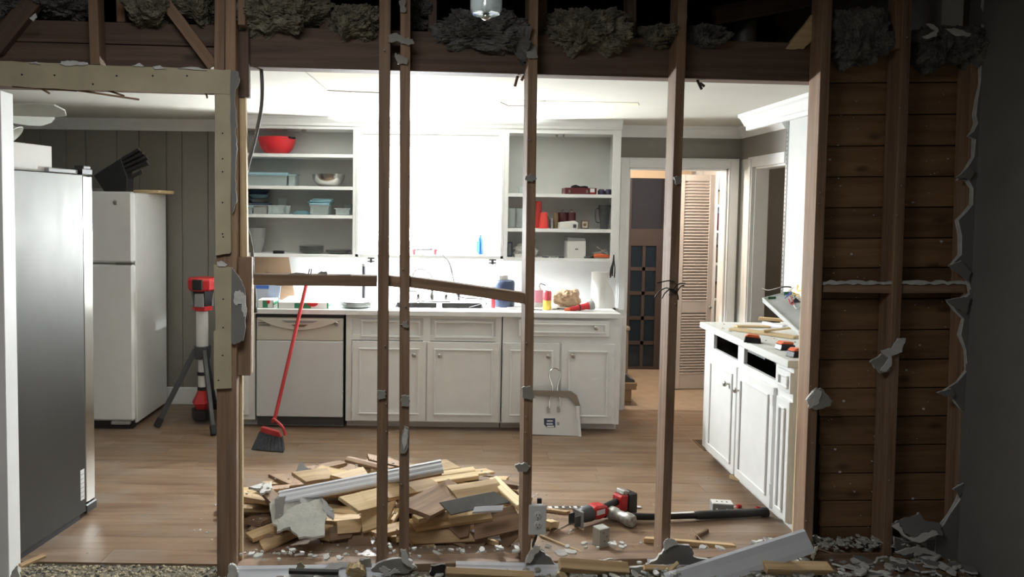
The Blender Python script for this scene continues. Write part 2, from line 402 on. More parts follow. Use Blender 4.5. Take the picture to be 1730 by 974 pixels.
# door casings
def casing(name, x0, x1, z, y, w=.075):
    b = B()
    for a, c in ((x0-w, x0), (x1, x1+w)):
        b.box(a, c, y-.022, y, 0, z+w); b.box(a+.012, c-.012, y-.028, y-.022, 0, z+w-.012)
    b.box(x0, x1, y-.022, y, z, z+w); b.box(x0, x1, y-.028, y-.022, z+.012, z+w-.012)
    b.box(x0, x0+.015, y, y+.12, 0, z); b.box(x1-.015, x1, y, y+.12, 0, z); b.box(x0, x1, y, y+.12, z-.015, z)
    return st(b.build(name, 'white', bevel=.002))
casing('trim_8', DX0, DX1, DZ, YB)
b = B()
for a, c in ((RD1, RD1+.075),): b.box(XR-.022, XR, a, c, 0, DZ+.075); b.box(XR-.03, XR-.022, a+.012, c-.02, 0, DZ+.06)
b.box(XR-.022, XR, RD0, RD1, DZ, DZ+.075); b.box(XR, XR+.1, RD1-.015, RD1, 0, DZ); b.box(XR, XR+.1, RD0, RD1, DZ-.015, DZ)
st(b.build('trim_9', 'white', bevel=.002))
sbox('wall_side_room', 'taupe', 3.9, 4.0, 3.4, 6.2, 0, 2.4); sbox('wall_side_room_back', 'taupe', XR+.1, 3.9, 5.9, 6.0, 0, 2.4)
sbox('floor_side_room', 'hallfloor', XR, 3.9, 3.4, 5.9, -.05, 0)
# hall beyond the doorway
sbox('floor_hall', 'hallfloor', .9, 3.1, YB+.0, 8.8, -.05, .0)
sbox('ceiling_hall', 'hallwall', .9, 3.2, YB+.12, 7.3, 2.1, 2.15)
h = B(); h.box(.8, .9, YB+.12, 7.3, 0, 2.1); h.box(.9, 1.62, 7.2, 7.3, 0, 2.1); h.box(2.31, 2.40, 7.2, 7.3, 0, 2.1); h.box(1.62, 2.31, 7.2, 7.3, 1.87, 2.1)
st(h.build('wall_hall', 'hallwall'))
p = B(); p.box(3.1, 3.2, YB+.12, 7.4, 0, 2.1); p.box(2.40, 3.1, 7.3, 7.4, 0, 2.1)
st(p.build('wall_pantry', 'white'))
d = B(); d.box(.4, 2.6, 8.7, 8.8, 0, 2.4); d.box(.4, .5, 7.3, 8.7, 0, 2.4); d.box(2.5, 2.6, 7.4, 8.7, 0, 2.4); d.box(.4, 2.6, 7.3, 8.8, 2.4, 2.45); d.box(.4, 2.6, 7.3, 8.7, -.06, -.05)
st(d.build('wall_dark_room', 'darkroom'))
# near room: right wall, left part, rear wall, ceiling
yc = YW+KW*XN
sbox('wall_near_right', 'dry', XN, XN+.1, -3.0, yc+.09, -.06, 2.8)
sbox('wall_near_left', 'dry', -3.72, -3.6, -3.0, 2.9, -.06, 2.8)
sbox('wall_near_back', 'dry', -3.72, XN+.1, -3.1, -3.0, -.06, 2.8)
st(B().prism([(-3.7, -3.1), (XN+.1, -3.1), (XN+.1, YW+KW*XN), (-3.7, YW-KW*3.7)], 2.75, 2.8, 'z').build('ceiling_near', 'ceil'))
# attic: dark roof boards behind the open top of the stud wall
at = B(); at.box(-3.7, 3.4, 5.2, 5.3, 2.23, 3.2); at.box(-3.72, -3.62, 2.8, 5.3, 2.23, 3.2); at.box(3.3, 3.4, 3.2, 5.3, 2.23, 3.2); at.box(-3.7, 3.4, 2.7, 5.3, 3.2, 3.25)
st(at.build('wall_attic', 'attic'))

# ------------------------------------------------------------------ the opened stud wall (front wall), angled a little
def wx(u, v, off=0.): return W(u, v, off)
wf = B().prism([(-3.7, YW-KW*3.7), (-1.93, YW-KW*1.93), (-1.93, YW-KW*1.93+.1), (-3.7, YW-KW*3.7+.1)], -.06, 2.8, 'z')
st(wf.build('wall_front_left', 'dry'))
# white jamb at the left edge of the doorway
tl = beam('trim_10', W(-4, 152, .0)+V((-.012, 0, 0)), W(11, 985, .0)+V((-.012, 0, 0)), .044, .10, 'white'); st(tl)
# bottom plate
pl = beam('trim_11', W(395, 968, .01), W(1655, 938, .01), .045, .085, 'stud'); st(pl)
# sheathing planks behind the right bays
sh = thing('board_sheathing', 'dark brown horizontal board sheathing behind the open stud bays at right', 'wall sheathing')
ys = [88, 140, 194, 247, 299, 351, 403, 453, 505, 558, 608, 656, 704, 752, 800, 846, 890, 935, 975]
rnd = random.Random(11)
for i in range(len(ys)-1):
    a, c = ys[i]+.8, ys[i+1]-.8
    L0 = W(1388, (a+c)/2, .092); R0 = W(1630, (a+c)/2-1.5, .092)
    w = (W(1500, a, .092)-W(1500, c, .092)).length
    beam('board', L0, R0, w, .02, 'sheath', parent=sh, bevel=.003, z0=rnd.uniform(0, .004))
p0, p1 = W(1390, 88, .125), W(1668, 88, .125)
sbk = B().prism([(p0.x, p0.y), (p1.x, p1.y), (p1.x, p1.y+.03), (p0.x, p0.y+.03)], -.05, 2.24, 'z').build('wall_gap_light_block', 'attic'); st(sbk)  # dark sheet added behind the boards to block lamp light in their gaps
# header over the kitchen opening, with its flat lower plate
hd = beam('header_beam', W(398, 72.5, .09), W(1392, 101, .09), s_(55, 3.25), .085, 'darkwood')
tag(hd, 'long dark timber header beam over the kitchen opening', 'beam')
hp = beam('header_plate', W(398, 105, .088), W(1392, 132, .088), s_(13, 3.25), .09, 'darkwood')
tag(hp, 'thin dark timber plate nailed under the long header beam', 'beam')
for u, v, dv in ((875, 128, 18), (886, 128, 8), (1178, 134, 17), (1183, 140, 6)):
    a = W(u, v, .12); c = W(u+(-5 if u < 1000 else 8), v+dv, .12)
    beam('splinter', a, c, .012, .006, 'darkwood', parent=hp)
k = beam('hanging_block', W(410, 30, .06), W(411, 164, .06), s_(19, 3.1), .04, 'darkwood'); tag(k, 'short dark timber block hanging beside the left post under the header', 'timber block')

studs = {}
def stud(key, name, u0, v0, u1, v1, wpx, label, t=.09, off=0., mt='stud', cat='stud', top=True):
    a, b_ = W(u0, v0, off), W(u1, v1, off)
    if top: a = a + (a-b_).normalized()*.22
    o = beam(name, a, b_, s_(wpx, (a.y+b_.y)/2), t, mt); tag(o, label, cat); studs[key] = o; return o
stud(2, 'wall_stud', 650.5, 0, 645, 958, 19, 'brown stud left of the close pair, nearest the leaning broom')
stud(3, 'wall_stud', 685, 0, 683, 958, 16.5, 'weathered stud right of the close pair, in front of the sink')
stud(4, 'wall_stud', 902, 0, 889, 955, 15.5, 'brown stud standing above the dangling white outlet')
stud(5, 'wall_stud', 1154, 0, 1124, 945, 15.5, 'brown stud before the hall doorway with wire twisted round its middle')
stud(6, 'wall_stud', 1399, 0, 1364, 945, 16.5, 'stud framing the right side of the opening, beside the white side cabinet', t=.088)
stud(7, 'wall_stud', 1534, 0, 1499, 950, 16.5, 'dim stud in the middle of the boarded right bays', t=.088)
stud(71, 'sister_stud', 1521, 0, 1521, 82, 16, 'short stud end nailed beside the dim middle stud, cut off near its top', t=.05, off=.003)
stud(8, 'wall_stud', 1652, 60, 1624, 950, 20, 'dim stud half hidden by the torn drywall edge', t=.08, off=.012, top=False)
eb = beam('edge_board', W(1383, 138, .092), W(1351, 945, .092), s_(20, 3.3), .03, 'pine'); m = eb.matrix_basis.copy(); eb.parent = studs[6]; eb.matrix_basis = studs[6].matrix_basis.inverted() @ m
# post at left: two timbers, a khaki board, a nailer, drywall remnants
po = thing('door_post', 'built up timber post left of the opening, still faced with khaki board', 'post', W(390, 974))
def pbeam(name, u0, v0, u1, v1, wpx, t, off, mt, bevel=.002): return beam(name, W(u0, v0, off), W(u1, v1, off), s_(wpx, 3.02), t, mt, parent=po, bevel=bevel)
pbeam('upper_timber', 371.5, -30, 370, 122, 17, .09, .0, 'stud'); pbeam('upper_timber', 389.5, -30, 389, 122, 17, .09, .0, 'stud')
pbeam('lower_timber', 373.5, 120, 375, 985, 17, .09, .012, 'stud'); pbeam('lower_timber', 391, 120, 391, 985, 17, .10, .012, 'stud')
pbeam('back_stud', 404, 150, 405, 974, 9, .035, .085, 'pine')  # pale pine colour stands in for the lamp-lit right side of the post
pbeam('nailer', 409, 150, 412, 434, 11, .04, .07, 'pine'); pbeam('nailer', 413, 434, 411, 634, 25, .04, .045, 'stud'); pbeam('lit_side_strip', 421, 470, 419, 634, 9, .06, .05, 'pine')  # pale upper nailer and strip paint the lamplight on the right-hand edges
pbeam('upper_block', 408, -25, 408, 42, 12, .04, .0, 'stud')
def scrap(name, pix, parent, off, rnd=None, amp=0.0, t=.011, mats=('gyp', 'dry'), tilt=None, n=4, to=None):
    """torn piece of drywall in the plane of the stud wall, painted face toward the near room"""
    rnd = rnd or random.Random(int(pix[0][0]*7+pix[0][1]))
    pts = [W(u, v, off) for u, v in pix]; c = sum(pts, V())/len(pts)
    loc = [((p-c).dot(TW), (p-c).z) for p in pts]
    if amp: loc = ragged(loc, rnd, amp, n)
    o = B().prism(loc, 0, t, 'y', 0, 1).build(name, list(mats))
    m = Matrix.Rotation(math.atan(KW), 4, 'Z')
    if tilt: m = m @ Matrix.Rotation(tilt[0], 4, 'X') @ Matrix.Rotation(tilt[1], 4, 'Z')
    m.translation = c
    if parent: o.parent = parent; m = parent.matrix_basis.inverted() @ m
    o.matrix_basis = m
    return o
kb = scrap('khaki_board', [(362, 118), (390, 118), (390, 425), (388, 428), (364, 431)], po, -.004, amp=.0015, t=.014, mats=('pine', 'khaki'))
kb = scrap('khaki_board', [(361, 447), (391, 452), (391, 655), (362, 657), (361, 560), (364, 558)], po, -.004, amp=.0015, t=.014, mats=('pine', 'khaki'))
scrap('drywall_scrap', [(390, 118), (402, 120), (404, 136), (398, 150), (397, 180), (400, 210), (397, 225), (401, 250), (397, 300), (400, 340), (392, 360), (389, 200)], po, -.008, amp=.003)
scrap('drywall_scrap', [(391, 452), (405, 470), (414, 490), (416, 530), (411, 575), (396, 582), (391, 580)], po, -.006, amp=.003, mats=('gyp', 'dry'))
scrap('paint_patch', [(397, 492), (405, 490), (415, 500), (417, 528), (411, 535), (408, 512), (400, 516), (395, 512)], po, -.009, amp=.004, t=.003, mats=('gyp', 'gyp'))
scrap('paint_patch', [(366, 443), (372, 440), (384, 446), (380, 450), (368, 449)], po, -.009, amp=.003, t=.003, mats=('gyp', 'gyp'))
for u, v in ((376, 225), (376, 268), (376, 290), (376, 342), (377, 400), (377, 505), (377, 553), (376, 600), (369, 642), (376, 395)):
    a = W(u, v, -.0045); B().cyl(V(), NW*.003, .0035, n=8).build('nail_hole', 'black', po, loc=a-po.location)
# stud scraps: pieces of drywall still nailed on
def pin(key, *polys):
    for pix in polys: scrap('drywall_scrap', pix, studs[key], -.014, amp=.004, mats=('gyp', 'paper'))
pin(3, [(655, 60), (670, 56), (682, 63), (697, 66), (699, 74), (690, 76), (675, 70), (657, 71)], [(667, 90), (676, 93), (690, 100), (688, 108), (672, 108)],
    [(674, 0), (684, 0), (686, 20), (676, 20)], [(676, 548), (688, 541), (691, 551), (686, 553)], [(678, 668), (692, 668), (691, 686), (678, 686)],
    [(678, 740), (683, 718), (690, 724), (690, 750), (684, 766), (676, 766)])
scrap('gyp_patch', [(679, 742), (684, 722), (689, 726), (688, 748), (682, 760)], studs[3], -.018, amp=.002, t=.004, mats=('gyp', 'gyp'))
pin(2, [(638, 659), (652, 659), (652, 672), (640, 675)])
pin(4, [(888, 84), (894, 74), (906, 78), (909, 96), (893, 98)], [(887, 300), (897, 292), (907, 300), (900, 307), (890, 306)], [(882, 655), (897, 652), (903, 672), (896, 676), (884, 672)],
    [(870, 786), (880, 783), (890, 782), (897, 788), (888, 797), (875, 797)])
pin(5, [(1139, 299), (1150, 298), (1151, 308), (1143, 312)])
pin(6, [(1363, 676), (1378, 656), (1390, 657), (1406, 678), (1402, 686), (1378, 692)])
scrap('gyp_patch', [(1364, 678), (1378, 657), (1388, 660), (1384, 680), (1368, 690)], studs[6], -.018, amp=.004, t=.004, mats=('gyp', 'gyp'))
pin(7, [(1470, 611), (1490, 598), (1508, 600), (1503, 626), (1488, 630)], [(1489, 593), (1508, 588), (1518, 572), (1531, 571), (1524, 592), (1505, 604)])
scrap('gyp_patch', [(1489, 595), (1507, 588), (1519, 573), (1530, 572), (1524, 594), (1506, 601), (1506, 618), (1496, 628), (1487, 626), (1502, 605)], studs[7], -.018, amp=.004, t=.004, mats=('gyp', 'gyp'))
# small nails left in the studs
rn = random.Random(5)
for key, (u0, u1) in {2: (650, 645), 3: (685, 683), 4: (901, 890), 5: (1153, 1125), 7: (1532, 1500), 6: (1397, 1366)}.items():
    for i in range(5):
        v = rn.uniform(60, 900); u = u0+(u1-u0)*v/950+rn.uniform(-7, 7)
        a = W(u, v, -.016); b_ = W(u, v, .01)
        q = studs[key].matrix_basis.inverted()
        B().cyl(q@a, q@b_, .0025, n=6).build('nail', 'galv', studs[key])
# blocking between studs
o = beam('cross_block', W(428, 472, .02), W(637, 475, .02), s_(18, 3.1), .07, 'brownb'); tag(o, 'level dark cross block nailed between the left post and the first stud', 'timber block')
for pix in ([(478, 463), (500, 460), (524, 464), (520, 466)], [(535, 463), (542, 458), (552, 459), (553, 464)], [(570, 464), (592, 463), (592, 466)]):
    scrap('drywall_crumb', pix, o, .03, amp=.003, mats=('paper', 'paper'))
hk = B().tube([W(521, 463, .04), W(523, 454, .04), W(526, 454, .04), W(525, 463, .04)], .0022, 6).build('bent_nail', 'darkmetal'); hk.parent = o; hk.matrix_basis = o.matrix_basis.inverted()
o = beam('cross_block', W(653, 474, .03), W(679, 477, .03), s_(18, 3.1), .06, 'brownb'); tag(o, 'stub of dark cross block between the close pair of studs', 'timber block')
o = beam('fallen_block', W(692, 476, .02), W(887, 504, .02), s_(18, 3.1), .07, 'brownb'); tag(o, 'dark cross block hanging loose and sloping down to the right', 'timber block')
for (a, c, t_) in (((1391, 486), (1509, 488), 'between the opening and the dim middle stud'), ((1523, 488), (1634, 487), 'between the dim middle stud and the torn drywall')):
    o = beam('fire_block', W(*a, .012), W(*c, .012), s_(15, 3.25), .075, 'stud'); tag(o, 'block with torn white drywall on top, '+t_, 'timber block')
    m = [(a[0]+(c[0]-a[0])*i/14., 475+rn.uniform(-2, 2)) for i in range(15)]
    scrap('drywall_fringe', m+[(u, 480+rn.uniform(-1.5, 1.5)) for u, v in reversed(m)], o, .006, mats=('gyp', 'gyp'), t=.02)
# torn drywall left on the front wall at far right
edge = [(1666, -40), (1662, 10), (1664, 25), (1658, 50), (1659, 72), (1655, 88), (1650, 90), (1656, 98), (1654, 140), (1650, 170), (1648, 195), (1650, 208), (1642, 222), (1634, 230), (1645, 235), (1644, 265), (1630, 288), (1616, 305), (1632, 303), (1641, 318), (1640, 345), (1628, 360), (1618, 372), (1623, 398), (1622, 430), (1603, 450), (1620, 448), (1634, 472), (1640, 495), (1622, 505), (1603, 508), (1612, 525), (1626, 538), (1621, 565), (1630, 590), (1632, 625), (1616, 645), (1586, 664), (1604, 668), (1622, 692), (1632, 700), (1630, 780), (1626, 815), (1612, 826), (1622, 832), (1618, 845), (1602, 868), (1592, 885), (1580, 900), (1576, 985)]
rt = random.Random(21)
def torn_wall(name, shift, off, t, mats, amp):
    pts = [(u+shift+rt.uniform(-amp, amp), v) for u, v in edge]
    return scrap(name, pts + [(1638, 985), (1650, 500), (1668, -40)], None, off, t=t, mats=mats)
tw = torn_wall('wall_front_right', 3, -.006, .008, ('gyp', 'dry'), 1.5); st(tw)
t2 = torn_wall('torn_edge', -2, .003, .006, ('gyp', 'gyp'), 2.5); m = t2.matrix_basis.copy(); t2.parent = tw; t2.matrix_basis = tw.matrix_basis.inverted() @ m
for pix in ([(1618, 300), (1634, 282), (1645, 290), (1640, 304)], [(1600, 508), (1622, 502), (1636, 500), (1634, 530), (1620, 522)], [(1585, 664), (1606, 655), (1612, 668), (1600, 670)], [(1612, 826), (1626, 814), (1630, 830), (1622, 838)], [(1604, 449), (1622, 440), (1640, 458), (1636, 476)]):
    o = scrap('torn_flap', pix, None, -.02, amp=.004, t=.006, mats=('gyp', 'dry'), tilt=(.2, -.15)); m = o.matrix_basis.copy(); o.parent = tw; o.matrix_basis = tw.matrix_basis.inverted() @ m
# left header over the doorway and the framing above it
o = scrap('doorway_header', [(-20, 102), (60, 105), (150, 109), (250, 113), (362, 117), (392, 119), (400, 122), (402, 140), (392, 160), (362, 158), (250, 155), (130, 152), (-20, 143)], None, -.006, amp=.002, t=.03, mats=('stud', 'khaki')); tag(o, 'khaki faced header board over the open doorway at left', 'beam')
for u, v in ((37, 126), (92, 127), (157, 142), (197, 128), (258, 128), (316, 128)):
    a = W(u, v, -.0065); h_ = B().cyl(V(), NW*.003, .004, n=8).build('nail_hole', 'black', o); h_.matrix_basis = o.matrix_basis.inverted() @ Matrix.Translation(a)
for pix in ([(100, 107), (105, 103), (122, 102), (148, 106), (148, 109), (110, 111)], [(222, 111), (236, 106), (244, 112)], [(258, 112), (270, 110), (280, 116), (262, 117)], [(48, 106), (62, 104), (68, 109)], [(300, 115), (330, 113), (350, 119)]):
    q = scrap('paint_flake', pix, None, -.012, amp=.002, t=.004, mats=('gyp', 'gyp')); m = q.matrix_basis.copy(); q.parent = o; q.matrix_basis = o.matrix_basis.inverted() @ m
for (u0, v0, u1, v1) in ((128, 152, 235, 168), (180, 152, 210, 162), (70, 150, 84, 158), (348, 158, 350, 166), (20, 146, 130, 153)):
    q = beam('splinter', W(u0, v0, .01), W(u1, v1, .01), .008, .006, 'stud'); m = q.matrix_basis.copy(); q.parent = o; q.matrix_basis = o.matrix_basis.inverted() @ m
lb = beam('doorway_lintel', W(-20, 128, .028), W(398, 140, .028), s_(34, 2.98), .08, 'darkwood'); tag(lb, 'plain dark timber lintel hidden behind the khaki header over the doorway', 'beam')
for i, (va, vb) in enumerate(((38, 73), (75, 112))):
    o = beam('backing_board', W(-30, (va+vb)/2-6, .10), W(405, (va+vb)/2+6, .10), s_(36, 3.05), .03, 'darkwood')
    tag(o, ('upper' if i == 0 else 'lower')+' of the two dark backing boards above the doorway header', 'board')
o = stud(10, 'cripple_stud', 156.5, 0, 160, 109, 16, 'short stud standing on the khaki doorway header', t=.07, off=.02)
o = stud(11, 'roof_prop', 203, 0, 204, 37, 14, 'short dark prop among the insulation above the doorway', t=.06, off=.14)
o = beam('diagonal_brace', W(258, -24, .045), W(360, 112, .045), s_(19, 3.0), .04, 'stud'); tag(o, 'diagonal brown brace above the doorway beside the post', 'brace')
o = beam('diagonal_brace', W(84, -40, .06), W(-14, 82, .06), s_(30, 3.0), .04, 'darkwood'); tag(o, 'dark diagonal brace at the top left corner', 'brace')
for u, v1, w_, lab in ((549, 52, 18, 'between the first insulation clump and the next, left of the stud pair'), (731, 58, 14, 'right of the stud pair under the dark attic'), (917, 72, 15, 'close behind the stud over the outlet'), (1068, 72, 15, 'between two insulation clumps, left of the doorway stud')):
    stud(100+u, 'ceiling_joist_end', u, 0, u, v1, w_, 'dark timber end '+lab, t=.06, off=.13, mt='darkwood', cat='timber')
# broken pale wood and vent pipe in the attic
o = scrap('broken_board', [(1328, 82), (1373, 24), (1374, 64), (1358, 83)], None, .08, amp=.003, t=.02, mats=('pine', 'pine')); tag(o, 'pale broken board end wedged above the header at right', 'board')
a = P(1257, 92, 3.9); o = B().lathe([(.07, 0), (.06, .05), (.055, .32)], (a.x, a.y, 2.232), 20).build('vent_pipe', 'galv'); tag(o, 'grey metal vent pipe rising in the dark attic', 'pipe')
o = beam('attic_rafter', W(1210, 26, .5), W(1385, -6, .5), .09, .04, 'darkwood'); tag(o, 'dark sloping rafter in the attic at upper right', 'beam')
# insulation clumps
def clump(u0, u1, v0, v1, seed, label, mt='insul', off=.16, d=.14, sub=6):
    c = W((u0+u1)/2, (v0+v1)/2, off); y = c.y
    rx, rz = s_(u1-u0, y)/2, s_(v1-v0, y)/2
    bm = bmesh.new(); bmesh.ops.create_icosphere(bm, subdivisions=sub, radius=1)
    sd = V((seed*13.7, seed*5.1, seed*2.3))
    for v in bm.verts:
        p = v.co.copy()
        q = V((p.x*rx, p.y*d, p.z*rz))
        e = noise.fractal(q*9+sd, .9, 2.1, 3)*.42 + abs(noise.noise(q*24+sd))*.24 + noise.noise(q*75+sd)*.13 + abs(noise.noise(V((q.x*190, q.y*190, q.z*90))+sd))*.20
        sq = V((math.copysign(abs(p.x)**.75, p.x), p.y, p.z))
        v.co = V((sq.x*rx, p.y*d, p.z*rz))*(1+e)
        v.co.z -= max(0, noise.noise(V((q.x*14, 0, seed)))-.15)*.12 if p.z < 0 else 0
    me = bpy.data.meshes.new('insulation_clump'); bm.to_mesh(me); bm.free(); me.materials.append(M[mt])
    o = bpy.data.objects.new('insulation_clump', me); COL.objects.link(o); o.location = c; o.rotation_euler.z = math.atan(KW)
    return tag(o, label, 'insulation')
clump(412, 535, -20, 58, 1, 'large yellow grey insulation clump above the hanging conduit', off=.12)
clump(562, 642, 20, 66, 2, 'small drooping insulation clump just left of the stud pair', off=.15)
clump(697, 735, -5, 55, 3, 'dim narrow insulation clump just right of the stud pair', 'insul2', off=.28)
clump(742, 892, 30, 84, 4, 'wide grey insulation clump below the hanging glass lamp', 'insul2', off=.13)
clump(930, 1058, 22, 88, 5, 'wide yellow grey insulation clump over the middle of the header', off=.12)
clump(1080, 1140, 48, 84, 6, 'small insulation clump left of the doorway stud', off=.14)
clump(1160, 1220, 50, 82, 7, 'small dim insulation clump right of the doorway stud', 'insul2', off=.14)
clump(1402, 1500, 24, 100, 8, 'grey insulation clump filling the top of the first boarded bay', 'insul2', off=.045, d=.07)
clump(1545, 1648, 48, 104, 9, 'grey insulation clump in the top of the last boarded bay', 'insul2', off=.045, d=.07)
clump(0, 75, -20, 40, 10, 'dark insulation clump behind the top left corner brace', 'insul2', off=.2)
clump(66, 152, -25, 36, 11, 'grey insulation clump left of the short doorway stud', 'insul2', off=.2)
clump(228, 300, -10, 48, 12, 'pale ragged insulation clump above the doorway, left of the brown brace', off=.15)
clump(290, 366, -15, 36, 13, 'insulation clump between the brown brace and the post', off=.2)
for i, (pix, lab) in enumerate((([(1565, 40), (1577, 41), (1586, 50), (1582, 62), (1566, 66), (1558, 62), (1580, 52)], 'curled white paper scrap on the insulation of the last bay'), ([(1596, 48), (1612, 47), (1640, 56), (1640, 61), (1616, 61)], 'flat white paper scrap on the insulation near the torn wall'), ([(50, 30), (60, 22), (62, 30), (55, 36)], 'tiny white scrap caught in the top left insulation'))):
    o = scrap('paper_scrap', pix, None, -.035, amp=.003, t=.003, mats=('gyp', 'gyp')); tag(o, lab, 'paper scrap')
# speckles of plaster clinging to the sheathing
sp = B(); rs = random.Random(8)
for i in range(120):
    u, v = rs.uniform(1400, 1640), rs.uniform(110, 900); a = W(u, v, .088); r = rs.choice([.002, .002, .003, .003, .005, .008])
    sp.prism([(a.x+p[0], a.z+p[1]) for p in blob(rs, 6, r, r*.8)], a.y, a.y+.004, 'y')
o = sp.build('plaster_specks', 'gyp', sh); o['kind'] = 'stuff'
# ================================================================== KITCHEN FIXTURES
YC, YU, ZT = 5.12, 5.40, .84            # base cabinet face, wall cabinet face, worktop height
def X_(u, v, Y): return P(u, v, Y).x
def Z_(u, v, Y): return P(u, v, Y).z
def panel_frame(b, x0, x1, z0, z1, y, w=.013, d=.009):
    for q in ((x0, x1, z0, z0+w), (x0, x1, z1-w, z1), (x0, x0+w, z0+w, z1-w), (x1-w, x1, z0+w, z1-w)):
        b.box(q[0], q[1], y-d, y, q[2], q[3])
KNOB = [(.006, 0), (.006, .012), (.010, .014), (.0155, .019), (.0165, .025), (.013, .031), (.006, .034), (0, .0345)]
def knob(p, x, z, y): return B().lathe(KNOB, (x, y, z), 16, axis=(0, -1, 0)).build('knob', 'nickel', p)
def front(root, name, x0, x1, z0, z1, inset=.045, kn=None, hinges=None, y=0., t=.016):
    d = B().box(x0, x1, y-t, y, z0, z1).build(name, 'white', root, bevel=.002)
    b = B(); panel_frame(b, x0+inset, x1-inset, z0+inset, z1-inset, y-t); b.build('moulding', 'white', d, bevel=.003)
    if kn: knob(d, kn[0], kn[1], y-t)
    if hinges:
        for z in (z0+.07, z1-.09): B().cyl((hinges, y-t-.002, z), (hinges, y-t-.002, z+.055), .005, n=10).build('hinge', 'white', d)
    return d
def carcass(root, x0, x1, depth, zt, toe=.05, faces=()):
    B().box(x0, x1, .02, depth, toe, zt).build('body', 'white', root)
    B().box(x0, x1, .075, .10, 0, toe).build('toe_kick', 'white', root)
    b = B()
    for i, q in enumerate(faces): b.box(q[0], q[1], -.0003*i, .02-.0002*i, q[2], q[3])
    if faces: b.build('face_frame', 'white', root, bevel=.001)
xb = lambda u, v=640: X_(u, v, YC)
ZB = .055                                # bottom of doors and face frames
# end filler, left of the dishwasher
t = thing('base_cabinet', 'narrow white end cabinet squeezed left of the dishwasher', 'cabinet', (0, YC, 0))
carcass(t, -1.52, xb(431.5)-.002, .58, ZT-.03, ZB, [(-1.52, xb(431.5)-.002, ZB, ZT-.03)])
front(t, 'door', -1.50, xb(421), .09, .72, .03)
# dishwasher
x0, x1 = xb(433), xb(581)
t = thing('dishwasher', 'white built in dishwasher behind the leaning red broom', 'dishwasher', ((x0+x1)/2, YC, 0)); w = (x1-x0)/2
B().box(-w+.004, w-.004, .01, .57, .02, ZT-.032).build('body', 'dgrey', t)
zd0, zd1, zp = .085, Z_(500, 574, YC), Z_(500, 536, YC)
B().box(-w+.006, w-.006, -.022, .01, zd0, zd1-.003).build('door_panel', 'dw', t, bevel=.004)
cp = B().box(-w+.006, w-.006, -.018, .01, zd1, zp).build('control_panel', 'applb', t, bevel=.004)
pts = [(-w*.93, zp-.006)] + [(-w*.9+1.8*w*i/14., zp-.012-.072*math.sin(math.pi*i/14.)**.8*(1 if 0 < i < 14 else 0)) for i in range(15)] + [(w*.93, zp-.006)]
B().prism(pts, -.030, -.018, 'y').build('curved_fascia', 'applb', cp, bevel=.003)
B().prism([(-w*.42, zp-.016), (w*.42, zp-.016), (w*.30, zp-.032), (-w*.30, zp-.032)], -.032, -.029, 'y').build('handle_recess', 'grey', cp)
B().prism([(-w*.18, zp-.044), (w*.20, zp-.044), (w*.10, zp-.060), (-w*.10, zp-.060)], -.033, -.029, 'y').build('latch', 'clay', cp)
B().lathe([(.015, 0), (.015, .012), (.011, .016), (0, .016)], (w*.83, -.018, zp-.035), 16, axis=(0, -1, 0)).build('dial', 'nickel', cp)
for k in range(3): B().box(-w*.94, -w*.67, -.020, -.017, zp-.038-.010*k, zp-.034-.010*k).build('vent_slot', 'black', cp)
B().box(-w+.01, w-.01, .055, .075, 0.0, .08).build('toe_kick', 'applw', t)
# sink cabinet
xs0, xs1, xr0, xr1 = xb(584), xb(846), xb(848), xb(1047)
t = thing('base_cabinet', 'white sink base cabinet with two doors behind the stud pair', 'cabinet', (0, YC, 0))
carcass(t, xs0, xs1, .58, .62, ZB, [(xs0, xb(594), ZB, ZT-.03), (xb(836), xs1, ZB, ZT-.03), (xb(594), xb(836), Z_(700, 575, YC), Z_(700, 566, YC)), (xb(594), xb(836), .785, ZT-.03), (xb(594), xb(836), ZB, .075), (xb(714), xb(726), ZB, ZT-.03)])
B().box(xb(594), xb(836), .018, .03, .66, .80).build('false_front_back', 'white', t)
zt_, zb_ = Z_(700, 576, YC), .062
front(t, 'door', xb(595), xb(719.5), zb_, zt_, .047, (xb(700, 598), Z_(700, 598, YC)), xb(595.5))
front(t, 'door', xb(721.5), xb(843), zb_, zt_, .047, (xb(743, 598), Z_(743, 599, YC)), xb(843))
for a, c in ((609, 709), (733, 832)):
    b = B(); panel_frame(b, xb(a), xb(c), Z_(700, 570, YC), Z_(700, 541, YC), 0.0); b.build('false_drawer_moulding', 'white', t, bevel=.003)
# right base cabinet
t = thing('base_cabinet', 'white two door base cabinet with a drawer behind the dustpan', 'cabinet', (0, YC, 0))
carcass(t, xr0, xr1, .58, ZT-.03, ZB, [(xr0, xr1, ZB, ZT-.03)])
front(t, 'door', xb(849), xb(944), zb_, zt_, .047, (xb(925, 600), Z_(925, 600, YC)), xb(849.5))
front(t, 'door', xb(947), xb(1037), zb_, zt_, .047, (xb(967, 600), Z_(967, 599, YC)), xb(1037))
front(t, 'drawer', xb(874), xb(1026), Z_(950, 567, YC), Z_(950, 540, YC), .022, (xb(1005, 551), Z_(1005, 552, YC)), y=-.004, t=.02)
